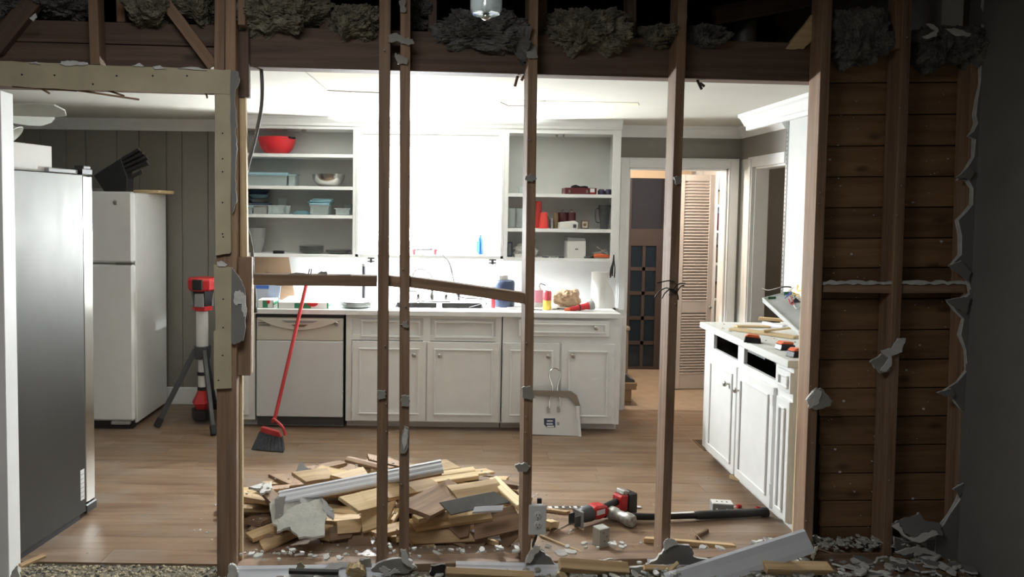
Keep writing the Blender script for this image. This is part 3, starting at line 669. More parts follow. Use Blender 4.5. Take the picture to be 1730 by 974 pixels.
# worktop with a hole for the sink
xt0, xt1 = -1.52, X_(1049, 528, 5.085)
sx0, sx1, sy0, sy1 = X_(664, 520, 5.35), X_(820, 520, 5.35), 5.20, 5.60
b = B(); z0, z1 = ZT-.032, ZT
b.box(xt0, xt1, 5.085, sy0, z0, z1); b.box(xt0, xt1, sy1, YB-.013, z0, z1); b.box(xt0, sx0, sy0, sy1, z0, z1); b.box(sx1, xt1, sy0, sy1, z0, z1)
wt = tag(b.build('worktop', 'white'), 'long white worktop along the back wall holding the sink', 'worktop')
t = thing('kitchen_sink', 'double bowl stainless sink set in the white worktop', 'sink', ((sx0+sx1)/2, (sy0+sy1)/2, ZT)); w, d = (sx1-sx0)/2, .20
b = B()
for q in ((-w-.012, w+.012, -d-.012, -d+.02), (-w-.012, w+.012, d-.07, d+.012), (-w-.012, -w+.02, -d+.02, d-.07), (w-.02, w+.012, -d+.02, d-.07), (-.02, .02, -d+.02, d-.07)): b.box(*q, .0, .006)
b.build('rim', 'chrome', t, bevel=.002)
for a, c in ((-w+.02, -.02), (.02, w-.02)):
    b = B(); z = -.17; y0, y1 = -d+.02, d-.07
    b.add([(a, y0, 0), (c, y0, 0), (c, y1, 0), (a, y1, 0), (a+.02, y0+.02, z), (c-.02, y0+.02, z), (c-.02, y1-.02, z), (a+.02, y1-.02, z)], [(4, 5, 6, 7), (0, 1, 5, 4), (1, 2, 6, 5), (2, 3, 7, 6), (3, 0, 4, 7)])
    bo = b.build('bowl', 'steel', t)
# widespread faucet, sprayer
fx = X_(730, 505, 5.57)
t = thing('faucet', 'chrome faucet with two lever handles and a tall curved spout', 'faucet', (fx, 5.57, ZT+.006))
B().box(-.14, .14, -.022, .022, 0, .012).build('base_plate', 'chrome', t, bevel=.004)
pth = [(0, 0, 0), (0, 0, .12), (-.01, -.005, .20), (-.06, -.03, .245), (-.12, -.05, .245), (-.15, -.06, .20)]
B().tube(spline(pth), .0085, 10).lathe([(.019, 0), (.019, .04), (.012, .055), (.012, .075), (.016, .085), (.010, .1)], (0, 0, .01), 16).build('spout', 'chrome', t)
for sx in (-1, 1):
    h = B().lathe([(.022, 0), (.015, .012), (.015, .045), (.019, .05), (.012, .066), (0, .07)], (sx*.105, 0, .01), 16)
    h.tube([(sx*.105, 0, .07), (sx*.105+sx*.03, -.01, .078), (sx*.105+sx*.075, -.015, .08)], .006, 8).build('lever_handle', 'chrome', t)
sxp = X_(775, 505, 5.57)
o = B().lathe([(.024, 0), (.017, .01), (.013, .02), (.014, .05), (.018, .07), (.017, .10), (.010, .112), (0, .113)], (sxp, 5.57, ZT+.006), 16).build('side_sprayer', 'chrome'); tag(o, 'chrome side sprayer standing right of the faucet handles', 'sprayer')
# ------------------------------------------------------------------ wall cabinets
xu = lambda u, v=320: X_(u, v, YU)
def shelf_unit(label, x0, x1, zt, zb, shelves, stile_l, stile_r, zs):
    t = thing('wall_cabinet', label, 'cabinet', (0, YU, 0))
    B().box(x0, x0+.016, .018, .30, zb, zt).build('side_panel', 'white', t); B().box(x1-.016, x1, .018, .30, zb, zt).build('side_panel', 'white', t)
    B().box(x0+.016, x1-.016, .29, .30, zb, zt).build('back_panel', 'wall_white', t)
    B().box(x0+.016, x1-.016, .018, .29, zs, zs+.016).build('top_panel', 'white', t)
    b = B(); b.box(x0, stile_l, 0, .018, zb, zt); b.box(stile_r, x1, 0, .018, zb, zt); b.box(stile_l, stile_r, 0, .018, zs-.005, zt)
    b.build('face_frame', 'white', t, bevel=.001)
    for (za, h_) in shelves: B().box(x0+.016, x1-.016, .004, .29, za-h_, za).build('shelf', 'white', t, bevel=.001)
    return t
ZU, ZTOP = Z_(700, 435, YU), ZC-.06
SL = [Z_(510, v, YU) for v in (259.5, 314, 362.5, 429)]
SR = [Z_(950, v, YU) for v in (327.5, 386.5, 436)]
xl0, xl1, xc1, xq1 = -1.505, xu(601), xu(852), 1.285
tl_ = shelf_unit('open white shelf unit with bowls and plates, left of the blown out recess', xl0, xl1-.001, ZTOP, SL[3]-.026, [(z, .024) for z in SL], -1.47, xu(596), Z_(500, 216, YU))
for u, v in ((482, 217), (513, 219)): B().box(X_(u-4, v, 5.5), X_(u+4, v, 5.5), .09, .12, Z_(500, 217.5, 5.5)-.018, Z_(500, 217.5, 5.5)).build('catch', 'nickel', tl_)
tr_ = shelf_unit('open white shelf unit with cups and cartons, right of the blown out recess', xc1, xq1, ZTOP, SR[2]-.026, [(z, .024) for z in SR], xu(859), xu(1034), Z_(950, 224.5, YU))
for u in (941, 953): B().lathe([(.012, 0), (.008, .02), (0, .024)], (X_(u, 230, 5.5), .1, Z_(950, 227, 5.5)), 10, axis=(0, 0, -1)).build('catch', 'nickel', tr_)
t = thing('wall_cabinet', 'white recess over the sink flooded by the work light, with a panelled valance', 'cabinet', (0, YU, 0))
x0, x1 = xl1, xc1-.001
b = B(); b.box(x0, xu(606), 0, .018, ZU, ZTOP); b.box(xu(847), x1, 0, .018, ZU, ZTOP); b.box(xu(606), xu(847), 0, .018, Z_(700, 252, YU), ZTOP); b.build('face_frame', 'white', t, bevel=.001)
b = B(); panel_frame(b, xu(611, 240), xu(843, 240), Z_(727, 250, YU), Z_(727, 226, YU), 0., .006, .008); b.build('valance_moulding', 'white', t, bevel=.002)
B().box(x0, x1, .29, .30, ZU, ZTOP).build('back_panel', 'white', t)
B().box(x0, x1, .20, .29, ZU-.004, ZU+.016).build('bottom_ledge', 'white', t); B().box(x0, x1, .0, .018, ZU-.004, ZU+.02).build('bottom_rail', 'white', t)
B().box(x0, x0+.012, .018, .29, ZU, ZTOP).build('side_panel', 'white', t); B().box(x1-.012, x1, .018, .29, ZU, ZTOP).build('side_panel', 'white', t)
for u in (627, 832):
    xx = X_(u, 437, 5.42)
    b = B().box(xx-.026, xx+.026, .01, .03, ZU-.014, ZU-.005); b.box(xx-.026, xx+.026, .01, .03, ZU-.036, ZU-.027); b.box(xx-.008, xx+.008, .008, .028, ZU-.042, ZU-.004); b.build('hinge_bracket', 'darkmetal', t)
o = B().lathe([(.0, 0), (.026, .0), (.028, .02), (.027, .10), (.02, .125), (.011, .135), (.011, .15), (0, .15)], (X_(811, 425, 5.63), 5.63, ZU+.0165), 18)
bt = o.build('dish_soap_bottle', 'blue'); tag(bt, 'blue bottle standing alone in the white recess over the sink', 'bottle')
B().box(-.012, .012, -.0295, -.022, .02, .10).build('label_band', 'lblue', bt, loc=(X_(807, 425, 5.63), 5.63, ZU+.0165))
# clamp work light hanging before the recess
t = thing('work_light', 'clamp work light glaring behind the right stud of the close pair', 'lamp', LAMP)
a = [P(699, 421, 5.44)-LAMP, P(735, 421, 5.44)-LAMP]
B().tube([(0, .0, -.085), (a[0].x, a[0].y, a[0].z), a[1]], .008, 8).build('clamp_bar', 'darkmetal', t)
for q in (a[0], a[1]): B().lathe([(.0, -.045), (.014, -.042), (.012, -.02), (.02, -.004), (.016, .004), (0, .006)], q, 12).build('clamp_pad', 'pinkred', t)
B().lathe([(.018, -.08), (.022, -.03), (.03, -.02), (.03, -.012), (0, -.012)], (0, .05, -.02), 16).build('socket', 'dgrey', t)
B().tube(spline([a[1]+V((-.05, 0, .03)), a[1], P(757, 440, 5.375)-LAMP, P(766, 470, 5.36)-LAMP, P(775, 500, 5.4)-LAMP, P(815, 505, 5.45)-LAMP, P(823, 517, 5.5)-LAMP]), .004, 6).build('cord', 'dgrey', t)
# ------------------------------------------------------------------ right side cabinet (faces the middle of the room)
XS = 1.66
t = thing('side_cabinet', 'white side cabinet with two empty drawer openings, by the right stud', 'cabinet', (XS, 4.62, 0), (0, 0, -math.pi/2))
LY = lambda u, v: 4.62 - XP(u, v, XS).y      # distance along its front
LZ = lambda u, v: XP(u, v, XS).z
L = 1.175; zf = .823; zo0, zo1 = .722, .808
o1 = (LY(1206, 575), LY(1247, 590)); o2 = (LY(1257, 600), LY(1311, 620)); o3 = (LY(1319, 650), L-.02)
b = B(); b.box(0, L, 0, .02, .075, zo0); b.box(0, L, 0, .02, zo1, zf)
for a, c in ((0, o1[0]), (o1[1], o2[0]), (o2[1], L)): b.box(a, c, 0, .02, zo0, zo1)
b.build('face_frame', 'white', t, bevel=.001)
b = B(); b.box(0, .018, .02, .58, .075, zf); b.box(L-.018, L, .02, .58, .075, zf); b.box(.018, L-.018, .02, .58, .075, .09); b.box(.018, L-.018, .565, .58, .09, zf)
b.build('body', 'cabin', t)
B().box(.0, L, .07, .09, 0, .075).build('toe_kick', 'white', t)
for o_ in (o1, o2):
    for z in (zo0+.004, zo0+.045): B().box(o_[0]+.02, o_[1]-.02, .16, .19, z, z+.012).build('drawer_runner', 'grey', t)
front(t, 'door', LY(1199.5, 650), LY(1247.5, 670), .083, .69, .045, (LY(1236, 648), LZ(1236, 648)), None)
front(t, 'door', LY(1250, 670), LY(1311, 700), .083, .69, .045, (LY(1254, 659), LZ(1254, 659)), LY(1311.5, 700))
front(t, 'door', LY(1316, 700), L, .083, .66, .035, None, None)
front(t, 'drawer', LY(1318, 650), L, .70, .80, .018)
b = B(); b.box(-.025, L+.0, -.03, .605, zf, zf+.036); o = b.build('side_worktop', 'wall_white', None, loc=(XS, 4.62, 0), rot=(0, 0, -math.pi/2), bevel=.003); tag(o, 'dusty white worktop of the side cabinet at right', 'worktop')
ZS = zf+.036
# ------------------------------------------------------------------ fridges
a = V((-1.741, 3.58, 0)); ang = math.atan2(.48, .067)-math.pi/2    # slightly turned
t = thing('steel_refrigerator', 'tall stainless refrigerator at the far left seen from its side', 'refrigerator', (a.x, a.y, 0), (0, 0, ang))
# local: x = 0 right side face, -x to the left; y = 0 body front edge, -y toward camera
B().box(-.86, 0, -.53, 0, .035, 1.69).build('body', 'steel', t, bevel=.004)
B().box(-.85, -.006, .006, .085, .07, 1.685).build('door', 'chrome2', t, bevel=.006)
B().box(-.84, -.02, -.45, -.02, .0, .04).build('plinth', 'black', t)
f_ = B().box(-.05, .0, .0, .09, .02, .065); f_.build('foot_hinge', 'black', t, bevel=.006)
b = B().box(-.10, -.004, .0, .085, 1.69, 1.72); b.box(-.06, -.01, .02, .08, 1.715, 1.735); b.build('top_hinge', 'black', t, bevel=.004)
B().box(-.28, -.02, -.22, -.005, 1.69, 1.712).build('hinge_cover', 'grey', t, bevel=.004)
q = Matrix.Rotation(-ang, 3, 'Z')
B().box(0, .001, -.045, -.015, .105, .255).build('rating_label', 'lw', t)
for k in range(6): B().box(.0008, .0014, -.043, -.02+.003*(k % 2), .12+.022*k, .123+.022*k).build('label_line', 'grey', t)
t = thing('storage_box', 'white box lying on top of the stainless refrigerator', 'box', (a.x, a.y, 1.691), (0, 0, ang-.05))
B().box(-.42, -.03, -.50, -.17, 0, .12).build('body', 'cbox', t, bevel=.003); B().box(-.40, -.05, -.48, -.19, .1201, .122).build('lid', 'cbox', t)
xf = X_(225, 530, 5.02)
t = thing('white_refrigerator', 'white top freezer refrigerator behind the stainless one', 'refrigerator', (xf, 5.02, 0))
B().box(-.72, -.004, .065, .62, .03, 1.63).build('body', 'applw', t, bevel=.006)
zs = Z_(190, 445, 5.02)
fd = B().box(-.72, 0, 0, .058, zs+.006, 1.635).build('freezer_door', 'applw', t, bevel=.014)
rd = B().box(-.72, 0, 0, .058, .06, zs-.006).build('fridge_door', 'applw', t, bevel=.014)
B().lathe([(.016, 0), (.016, .004), (.011, .006), (0, .006)], (X_(195, 342, 5.02)-xf, 0, Z_(195, 342, 5.02)), 20, axis=(0, -1, 0)).build('round_badge', 'nickel', fd)
B().box(-.12, -.01, .004, .05, zs-.007, zs+.007).build('hinge', 'nickel', t)
B().box(-.70, -.02, .03, .08, .0, .055).build('kick_grille', 'black', t)
B().box(-.16, -.03, .0, .05, .035, .058).build('bottom_hinge', 'galv', t, bevel=.004)
# knife block tipped on the white fridge, with handles
yk = 5.14
t = thing('knife_block', 'black knife block full of knives on the white refrigerator', 'knife block', (xf, yk, 1.636))
zz = lambda u, v: (X_(u, v, yk)-xf, Z_(u, v, yk)-1.636)
foot = 0.0
bl = [zz(158, 296), zz(204, 267), zz(215, 300), zz(214, 325), zz(176, 325)]; zmin = min(p[1] for p in bl); bl = [(p[0], max(0, p[1]-zmin if p[1] < .02 else p[1])) for p in bl]
B().prism(bl, 0, .11, 'y').build('block', 'black', t, bevel=.003)
ends = [((205, 268), (233, 252)), ((207, 274), (240, 258)), ((209, 281), (246, 264)), ((211, 288), (247, 273)), ((214, 300), (238, 288))]
for i, (p0, p1) in enumerate(ends):
    for k in range(2 if i < 4 else 3):
        y = .02+.045*k if i < 4 else .015+.03*k
        q0, q1 = zz(*p0), zz(*p1); r = .0135 if i < 4 else .007
        q1 = (q1[0]-.012*k, q1[1]-.006*k)
        h_ = B().tube([(q0[0], y, q0[1]), ((q0[0]+q1[0])/2, y, (q0[1]+q1[1])/2), (q1[0], y, q1[1])], r, 8, rr=[r, r*.85, r*1.1]).build('knife_handle', 'black', t)
        dx = V((q1[0]-q0[0], 0, q1[1]-q0[1])).normalized(); c = V((q1[0], y, q1[1]))
        B().cyl(c, c+dx*.004, r*.95, n=10).build('end_cap', 'nickel', h_)
o = B().box(X_(224, 325, 5.3), X_(269, 325, 5.3), 5.3, 5.6, 1.631, 1.655).build('cutting_board', 'pine', None, bevel=.006); tag(o, 'tan cutting board lying on the white refrigerator', 'cutting board')
o = B().lathe([(.0, 0), (.05, 0), (.055, .02), (.055, .03), (0, .03)], (X_(165, 325, 5.35), 5.35, 1.631), 18).build('small_dish', 'ceramic'); tag(o, 'small grey dish behind the knife block on the fridge', 'dish')
# ceiling fan at far left
t = thing('ceiling_fan', 'white ceiling fan with frosted glass shades at the left edge', 'fan', (-2.62, 4.0, ZC))
B().cyl((0, 0, 0), (0, 0, -.09), .02, n=14).build('down_rod', 'white', t)
B().lathe([(.06, 0), (.07, -.02), (.03, -.03), (0, -.03)], (0, 0, 0), 20).build('canopy', 'white', t)
B().lathe([(.0, -.05), (.10, -.06), (.15, -.09), (.15, -.13), (.11, -.17), (.06, -.18), (0, -.18)], (0, 0, 0), 24).build('motor_housing', 'white', t)
for k in range(5):
    m = Matrix.Rotation(2*math.pi*k/5-.05, 4, 'Z') @ Matrix.Rotation(math.radians(-20), 4, 'X')
    b = B(); b.M = Matrix.Translation((0, 0, -.155)) @ m
    b.prism([(.16, -.03), (.24, -.06), (.50, -.075), (.575, -.06), (.60, 0), (.575, .06), (.50, .075), (.24, .06), (.16, .03)], -.004, .004, 'z')
    b.build('blade', 'fanw', t)
for k in range(4):
    a_ = math.pi/2*k+.15; c = V((.20*math.cos(a_), .20*math.sin(a_), -.215)); ax = V((.7*math.cos(a_), .7*math.sin(a_), -.7)).normalized()
    s = B().lathe([(.018, 0), (.03, .02), (.04, .06), (.055, .09), (.075, .105), (.072, .108), (.052, .093), (.036, .06), (.0, .03)], c, 20, axis=ax).build('glass_shade', 'fanw', t)
    B().tube([(0, 0, -.17), (c.x*.6, c.y*.6, -.19), c], .01, 8).build('arm', 'white', t)
# ------------------------------------------------------------------ louvred door, french door, hall things
yl = 6.42
u0, u1 = 1141, 1203
t = thing('louvred_door', 'pale pink white louvred door leaf standing ajar in the hall', 'door', (X_(1203, 480, yl), yl, 0), (0, 0, math.radians(8)))
w = X_(u1, 480, yl)-X_(u0, 480, yl); zt = 1.87
B().box(-w, -w+.045, 0, .03, .01, zt).build('stile', 'louvre', t, bevel=.002); B().box(-.045, 0, 0, .03, .01, zt).build('stile', 'louvre', t, bevel=.002)
zm = Z_(1170, 518, yl); z_b = Z_(1170, 630, yl)
for za, zb2 in ((.01, z_b), (zm-.05, zm+.05), (zt-.055, zt)): B().box(-w+.045, -.045, .002, .028, za, zb2).build('rail', 'louvre', t, bevel=.002)
for za, zb2, n in ((z_b, zm-.05, 22), (zm+.05, zt-.055, 40)):
    for k in range(n):
        z = za+(k+.5)*(zb2-za)/n
        sl = B().box(-w+.047, -.047, -.017, .017, -.0035, .0035).build('slat', 'louvre', t); sl.location = (0, .015, z); sl.rotation_euler = (math.radians(38), 0, 0)
B().lathe(KNOB, (-.022, 0, zm), 14, axis=(0, -1, 0)).build('knob', 'nickel', t)
yf = 7.2
fx0, fx1 = X_(1058, 500, yf), X_(1122, 500, yf)
t = thing('french_door', 'brown french door with ten dark panes at the end of the hall', 'door', (fx0, yf, 0)); w = fx1-fx0
zt2 = Z_(1090, 396, yf)
px = [0, X_(1064, 500, yf)-fx0, X_(1084, 500, yf)-fx0, X_(1089, 500, yf)-fx0, X_(1107, 500, yf)-fx0, w]
pv = [415, 451, 457, 492, 498, 534, 540, 576, 582, 619]; pz = [Z_(1085, v, yf) for v in pv]
B().box(0, px[1], 0, .04, 0, zt2).build('stile', 'doorbrown', t); B().box(px[4], px[5], 0, .04, 0, zt2).build('stile', 'doorbrown', t)
b = B(); b.box(px[1], px[4], 0, .04, 0, pz[9]); b.box(px[1], px[4], 0, .04, pz[0], zt2)
for i in (1, 3, 5, 7): b.box(px[1], px[4], .006, .034, pz[i+1], pz[i])
b.box(px[2], px[3], .006, .034, pz[9], pz[0]); b.build('muntin_grid', 'doorbrown', t)
for i in range(5):
    for k in (1, 3): B().box(px[k], px[k+1], .017, .023, pz[2*i+1], pz[2*i]).build('pane', 'darkglass', t)
t = thing('door_transom', 'dark glazed panel above the brown french door', 'window', (fx0, yf, zt2))
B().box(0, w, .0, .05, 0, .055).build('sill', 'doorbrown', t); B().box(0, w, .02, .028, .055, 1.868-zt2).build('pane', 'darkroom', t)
B().box(0, .03, 0, .05, .055, 1.868-zt2).build('stile', 'doorbrown', t); B().box(w-.03, w, 0, .05, .055, 1.868-zt2).build('stile', 'doorbrown', t)
b = B().box(1.62, fx0-.003, yf-.03, yf+.1, 0, 1.87); b.box(fx1+.003, 2.31, yf-.03, yf+.1, 0, 1.87); st(b.build('trim_12', 'doorbrown'))
xn_ = X_(1057, 600, 6.7); o = B().cyl((xn_, 6.7, 0), (xn_, 6.7, .46), .022, n=12).lathe([(.022, 0), (.034, .01), (.034, .03), (.026, .04), (0, .05)], (xn_, 6.7, .46), 12).build('newel_post', 'clay2'); tag(o, 'short wooden newel post at the left of the hall doorway', 'post')
# cartons at the left of the doorway
t = thing('cardboard_box', 'brown cardboard box on the floor just inside the hall doorway', 'box', (DX0+.03, 5.86, 0))
B().box(-.02, .075, 0, .3, 0, .125).build('body', 'card', t, bevel=.003); B().box(.0, .075, -.002, .0, .02, .03).build('tape', 'clay', t)
t = thing('cardboard_box', 'shallow brown box lid on top of the hall floor box', 'box', (DX0+.03, 5.86, .126)); B().box(-.02, .108, -.02, .3, 0, .055).build('body', 'card', t, bevel=.003); B().box(.104, .112, -.02, .3, .03, .058).build('flap', 'card', t)
o = B().prism([(-.02, 0), (.10, 0), (.095, .02), (.06, .03), (.03, .06), (-.02, .075)], -.01, .2, 'y').build('folded_cloth', 'dgrey', None, loc=(DX0+.03, 5.87, .183)); tag(o, 'dark grey cloth lying on the boxes in the hall doorway', 'cloth')
# pantry shelves seen past the louvred door
xp0, yp = X_(1207, 400, 6.85), 6.85
t = thing('pantry_shelf', 'bright white pantry shelving glimpsed behind the louvred door', 'shelf', (xp0, yp, 0))
B().box(0, .02, 0, .35, 0, 1.95).build('side_panel', 'white', t); B().box(.42, .44, 0, .35, 0, 1.95).build('side_panel', 'white', t)
B().box(0.02, .42, .34, .35, 0, 1.95).build('back_panel', 'white', t)
zsv = [.35, .75, 1.08, 1.38, 1.62]
for z in zsv: B().box(.02, .42, .0, .34, z-.02, z).build('shelf', 'white', t)
for i, z in enumerate(zsv[1:]):
    for k in range(3):
        o = B().box(0, .045, 0, .16, 0, .12+.02*((i+k) % 3)).build('pantry_box', ['card', 'clay', 'maroon'][(i+k) % 3], None, loc=(xp0+.035+.05*k, yp+.03, z+.001))
        tag(o, ['left', 'middle', 'right'][k]+' small carton on the '+['lowest', 'second', 'third', 'top'][i]+' filled pantry shelf', 'box', 'pantry cartons')
# shelf standard, cleat, box hole and cables on the right wall
yy = XP(1329, 300, XR-.02).y
t = thing('shelf_standard', 'tall perforated metal shelf strip on the white right wall', 'shelf bracket', (XR-.021, yy, 0))
B().box(-.005, .0, -.012, .012, .95, ZC-.04).build('strip', 'galv', t)
for k in range(38): B().box(-.0056, -.0048, -.004, .004, 1.0+.029*k, 1.012+.029*k).build('slot', 'black', t)
o = B().box(XR-.045, XR-.021, 4.05, 4.55, Z_(1345, 461, 4.3), Z_(1345, 455, 4.3)).build('wood_cleat', 'tan'); tag(o, 'thin bare wood cleat fixed across the white right wall', 'cleat')
o = B().box(XR-.027, XR-.021, 4.43, 4.49, XP(1337, 490, XR).z, XP(1337, 474, XR).z).build('switch_opening', 'black'); tag(o, 'black cut out for a switch in the right wall', 'opening')
o = B().box(XR-.026, XR-.021, 4.33, 4.38, XP(1345, 489, XR).z, XP(1345, 477, XR).z).build('switch_opening', 'black'); tag(o, 'smaller black outlet cut out nearest the right stud', 'opening')
c = XP(1337, 485, XR-.03)
o = B().tube(spline([c, c+V((-.04, .02, .0)), c+V((-.09, .12, -.035)), c+V((-.10, .2, -.03))]), .005, 6).build('loose_cable', 'black'); tag(o, 'black cable poking out of the right wall opening', 'cable')
c = XP(1348, 485, XR-.03)
o = B().tube(spline([c, c+V((-.03, -.06, .02)), c+V((-.06, -.12, -.01)), c+V((-.05, -.2, .01))]), .004, 6).build('loose_cable', 'yellow'); tag(o, 'tan cable loop running from the outlet cut out to the stud', 'cable')
# ================================================================== THINGS ON SHELVES, WORKTOPS AND FLOOR
def bowl_prof(r, h, rb, t=.004):
    out = [(rb*.9, 0), (rb, .002)]
    for i in range(1, 9):
        a = i/8; out.append((rb+(r-rb)*math.sin(a*math.pi/2)**.9, .002+(h-.002)*(1-math.cos(a*math.pi/2))**.85))
    inn = [(max(p[0]-t, 0), p[1]+t*.6) for p in reversed(out[2:])]; inn[0] = (r-t, h)
    return [(0, 0)]+out+inn+[(0, t)]
def cup_prof(rb, rt, h, t=.003): return [(0, 0), (rb, 0), (rt, h), (rt-t, h), (rb-t, t), (0, t)]
def bottle_prof(r, h): return [(0, 0), (r, 0), (r, h*.68), (r*.8, h*.78), (r*.36, h*.84), (r*.36, h), (0, h)]
def lathed(name, mt, prof, x, y, z, label, cat, group=None, n=28):
    o = B().lathe(prof, (0, 0, 0), n).build(name, mt, None, loc=(x, y, z)); return tag(o, label, cat, group)
YS = 5.53; e = .001
# ---- left unit
x = X_(468, 240, YS)
t = thing('mixing_bowl', 'big red mixing bowl on the top shelf of the left unit', 'bowl', (x, YS, SL[0]+e))
B().lathe(bowl_prof(.138, .125, .06), (0, 0, 0), 36).build('bowl', 'redbowl', t)
b = B(); b.M = Matrix.Rotation(-.5, 4, 'Z'); b.box(.06, .155, -.03, .03, .112, .127); b.build('spout_grip', 'black', t, bevel=.004)
o = B().box(-.05, .11, -.1, .1, 0, .004).build('flat_lid', 'ceramic', None, loc=(x+.1, YS-.01, SL[0]+e+.0)); tag(o, 'thin grey lid lying under the edge of the red bowl', 'lid'); o.location = (x+.16, YS, SL[0]+e)
def baking_dish(x0, x1, y0, y1, z, h, label, lid=None, mt='glass', lidmt='blueglass', cat='dish'):
    t = thing('baking_dish', label, cat, ((x0+x1)/2, (y0+y1)/2, z)); w, d = (x1-x0)/2, (y1-y0)/2
    b = B(); k = .004
    b.box(-w, w, -d, d, 0, k); b.box(-w, w, -d, -d+k, k, h); b.box(-w, w, d-k, d, k, h); b.box(-w, -w+k, -d+k, d-k, k, h); b.box(w-k, w, -d+k, d-k, k, h)
    b.box(-w-.01, w+.01, -d-.006, -d, h-.008, h); b.build('dish', mt, t)
    if lid: B().box(-w-.008, w+.008, -d-.008, d+.008, h+.0005, h+lid).build('lid', lidmt, t, bevel=.003)
    return t
baking_dish(X_(421, 300, YS), X_(487, 300, YS), 5.46, 5.66, SL[1]+e, .075, 'large clear baking dish with pale blue lid on the second shelf', .022)
baking_dish(X_(490, 300, YS), X_(500, 300, YS), 5.48, 5.64, SL[1]+e, .085, 'narrow clear glass dish standing beside the lidded baking dish', .006, lidmt='teal')
lathed('steel_bowl', 'bowlsteel', bowl_prof(.122, .092, .05), X_(555, 300, YS), YS, SL[1]+e, 'stainless bowl at the right of the second shelf', 'bowl', n=36)
z = SL[2]+e
t = baking_dish(X_(415, 352, 5.49), X_(429, 352, 5.49), 5.44, 5.60, z, .05, 'small clear food container at the far left of the third shelf', .012)
t = baking_dish(X_(431, 352, 5.49), X_(453, 352, 5.49), 5.44, 5.58, z, .065, 'grey food container on the third shelf with a dark blue lid', .014, mt='ceramic', lidmt='navy')
for i, (mt, r) in enumerate((('ceramic', .07), ('blueglass', .075), ('navy', .08))):
    lathed('storage_bowl', mt, [(0, 0), (r*.7, 0), (r, .026), (r+.004, .03), (0, .032)], X_(434, 335, 5.56), 5.62, z+.082+.033*i, ['lowest', 'middle', 'topmost dark blue'][i]+' of the three stacked bowls behind the grey food container', 'bowl')
o = B().box(-.08, .08, -.05, .05, 0, .08).build('storage_box', 'ceramic', None, loc=(X_(434, 335, 5.56), 5.625, z)); tag(o, 'low grey box under the stacked bowls at the back of the third shelf', 'box')
t = baking_dish(X_(456, 352, 5.49), X_(481, 352, 5.49), 5.44, 5.56, z, .066, 'open clear glass container in the left half of the third shelf', 0)
lathed('drinking_glass', 'glass', cup_prof(.03, .036, .12), X_(476, 345, 5.6), 5.62, z, 'clear tumbler behind the open glass container, third shelf', 'glass')
lathed('drinking_glass', 'glass', cup_prof(.018, .022, .065), X_(486, 350, 5.5), 5.50, z, 'small clear glass just right of the open glass container', 'glass')
t = thing('lid_pile', 'flat dark teal lid lying in the middle of the third shelf', 'lid', (X_(512, 356, 5.5), 5.50, z)); B().lathe([(0, 0), (.07, 0), (.075, .012), (.05, .026), (0, .03)], (0, 0, 0), 24).build('lid', 'teal', t); B().box(-.1, -.07, -.012, .012, .004, .010).build('tab', 'teal', t)
t = baking_dish(X_(527, 352, 5.49), X_(557, 352, 5.49), 5.42, 5.58, z, .072, 'clear food container right of the teal lid with lids piled on it', .012)
for i in range(3):
    o = B().box(-.085+.006*i, .085-.004*i, -.07, .07, 0, .010).build('container_lid', ['teal', 'blueglass', 'teal'][i], None, loc=(X_(544, 345, 5.5)+.006*(i-1), 5.5, z+.0855+.0108*i), rot=(0, 0, .1*(i-1)), bevel=.003)
    tag(o, ['lowest', 'middle', 'topmost'][i]+' loose blue green lid piled on the clear container', 'lid')
t = baking_dish(X_(569, 352, 5.49), X_(592, 352, 5.49), 5.43, 5.58, z, .05, 'clear glass container at the right end of the third shelf', .0)
lathed('drinking_glass', 'glass', cup_prof(.028, .034, .085), X_(588, 350, 5.62), 5.64, z, 'clear glass behind the container at the right end, third shelf', 'glass')
z = SL[3]+e
for i in range(5):
    lathed('grey_bowl', 'ceramic', [(0, 0), (.05, 0), (.078, .075), (.083, .10), (.079, .10), (.073, .075), (.046, .006), (0, .006)], X_(430, 410, YS), YS, z+.021*i, ['lowest', 'second from bottom', 'middle', 'second from top', 'topmost'][i]+' of the nested grey bowls on the lowest left shelf', 'bowl')
o = B().box(-.038, .038, -.02, .02, 0, .02).build('black_remote', 'black', None, loc=(X_(471, 424, 5.43), 5.43, z)); tag(o, 'small black flat box at the front of the lowest left shelf', 'box')
for i in range(6):
    lathed('dinner_plate', 'ceramic', [(0, 0), (.06, 0), (.092, .012), (.094, .014), (.06, .006), (0, .004)], X_(526, 420, 5.51), 5.52, z+.0085*i, ['lowest', 'second', 'third', 'fourth', 'fifth', 'topmost'][i]+' plate of the tall grey plate stack on the lowest left shelf', 'plate')
for i in range(3):
    lathed('dinner_plate', 'ceramic', [(0, 0), (.06, 0), (.098, .012), (.10, .014), (.06, .006), (0, .004)], X_(572, 424, 5.53), 5.53, z+.007*i, ['lowest', 'middle', 'topmost'][i]+' plate of the low grey plate stack beside the tall one', 'plate')
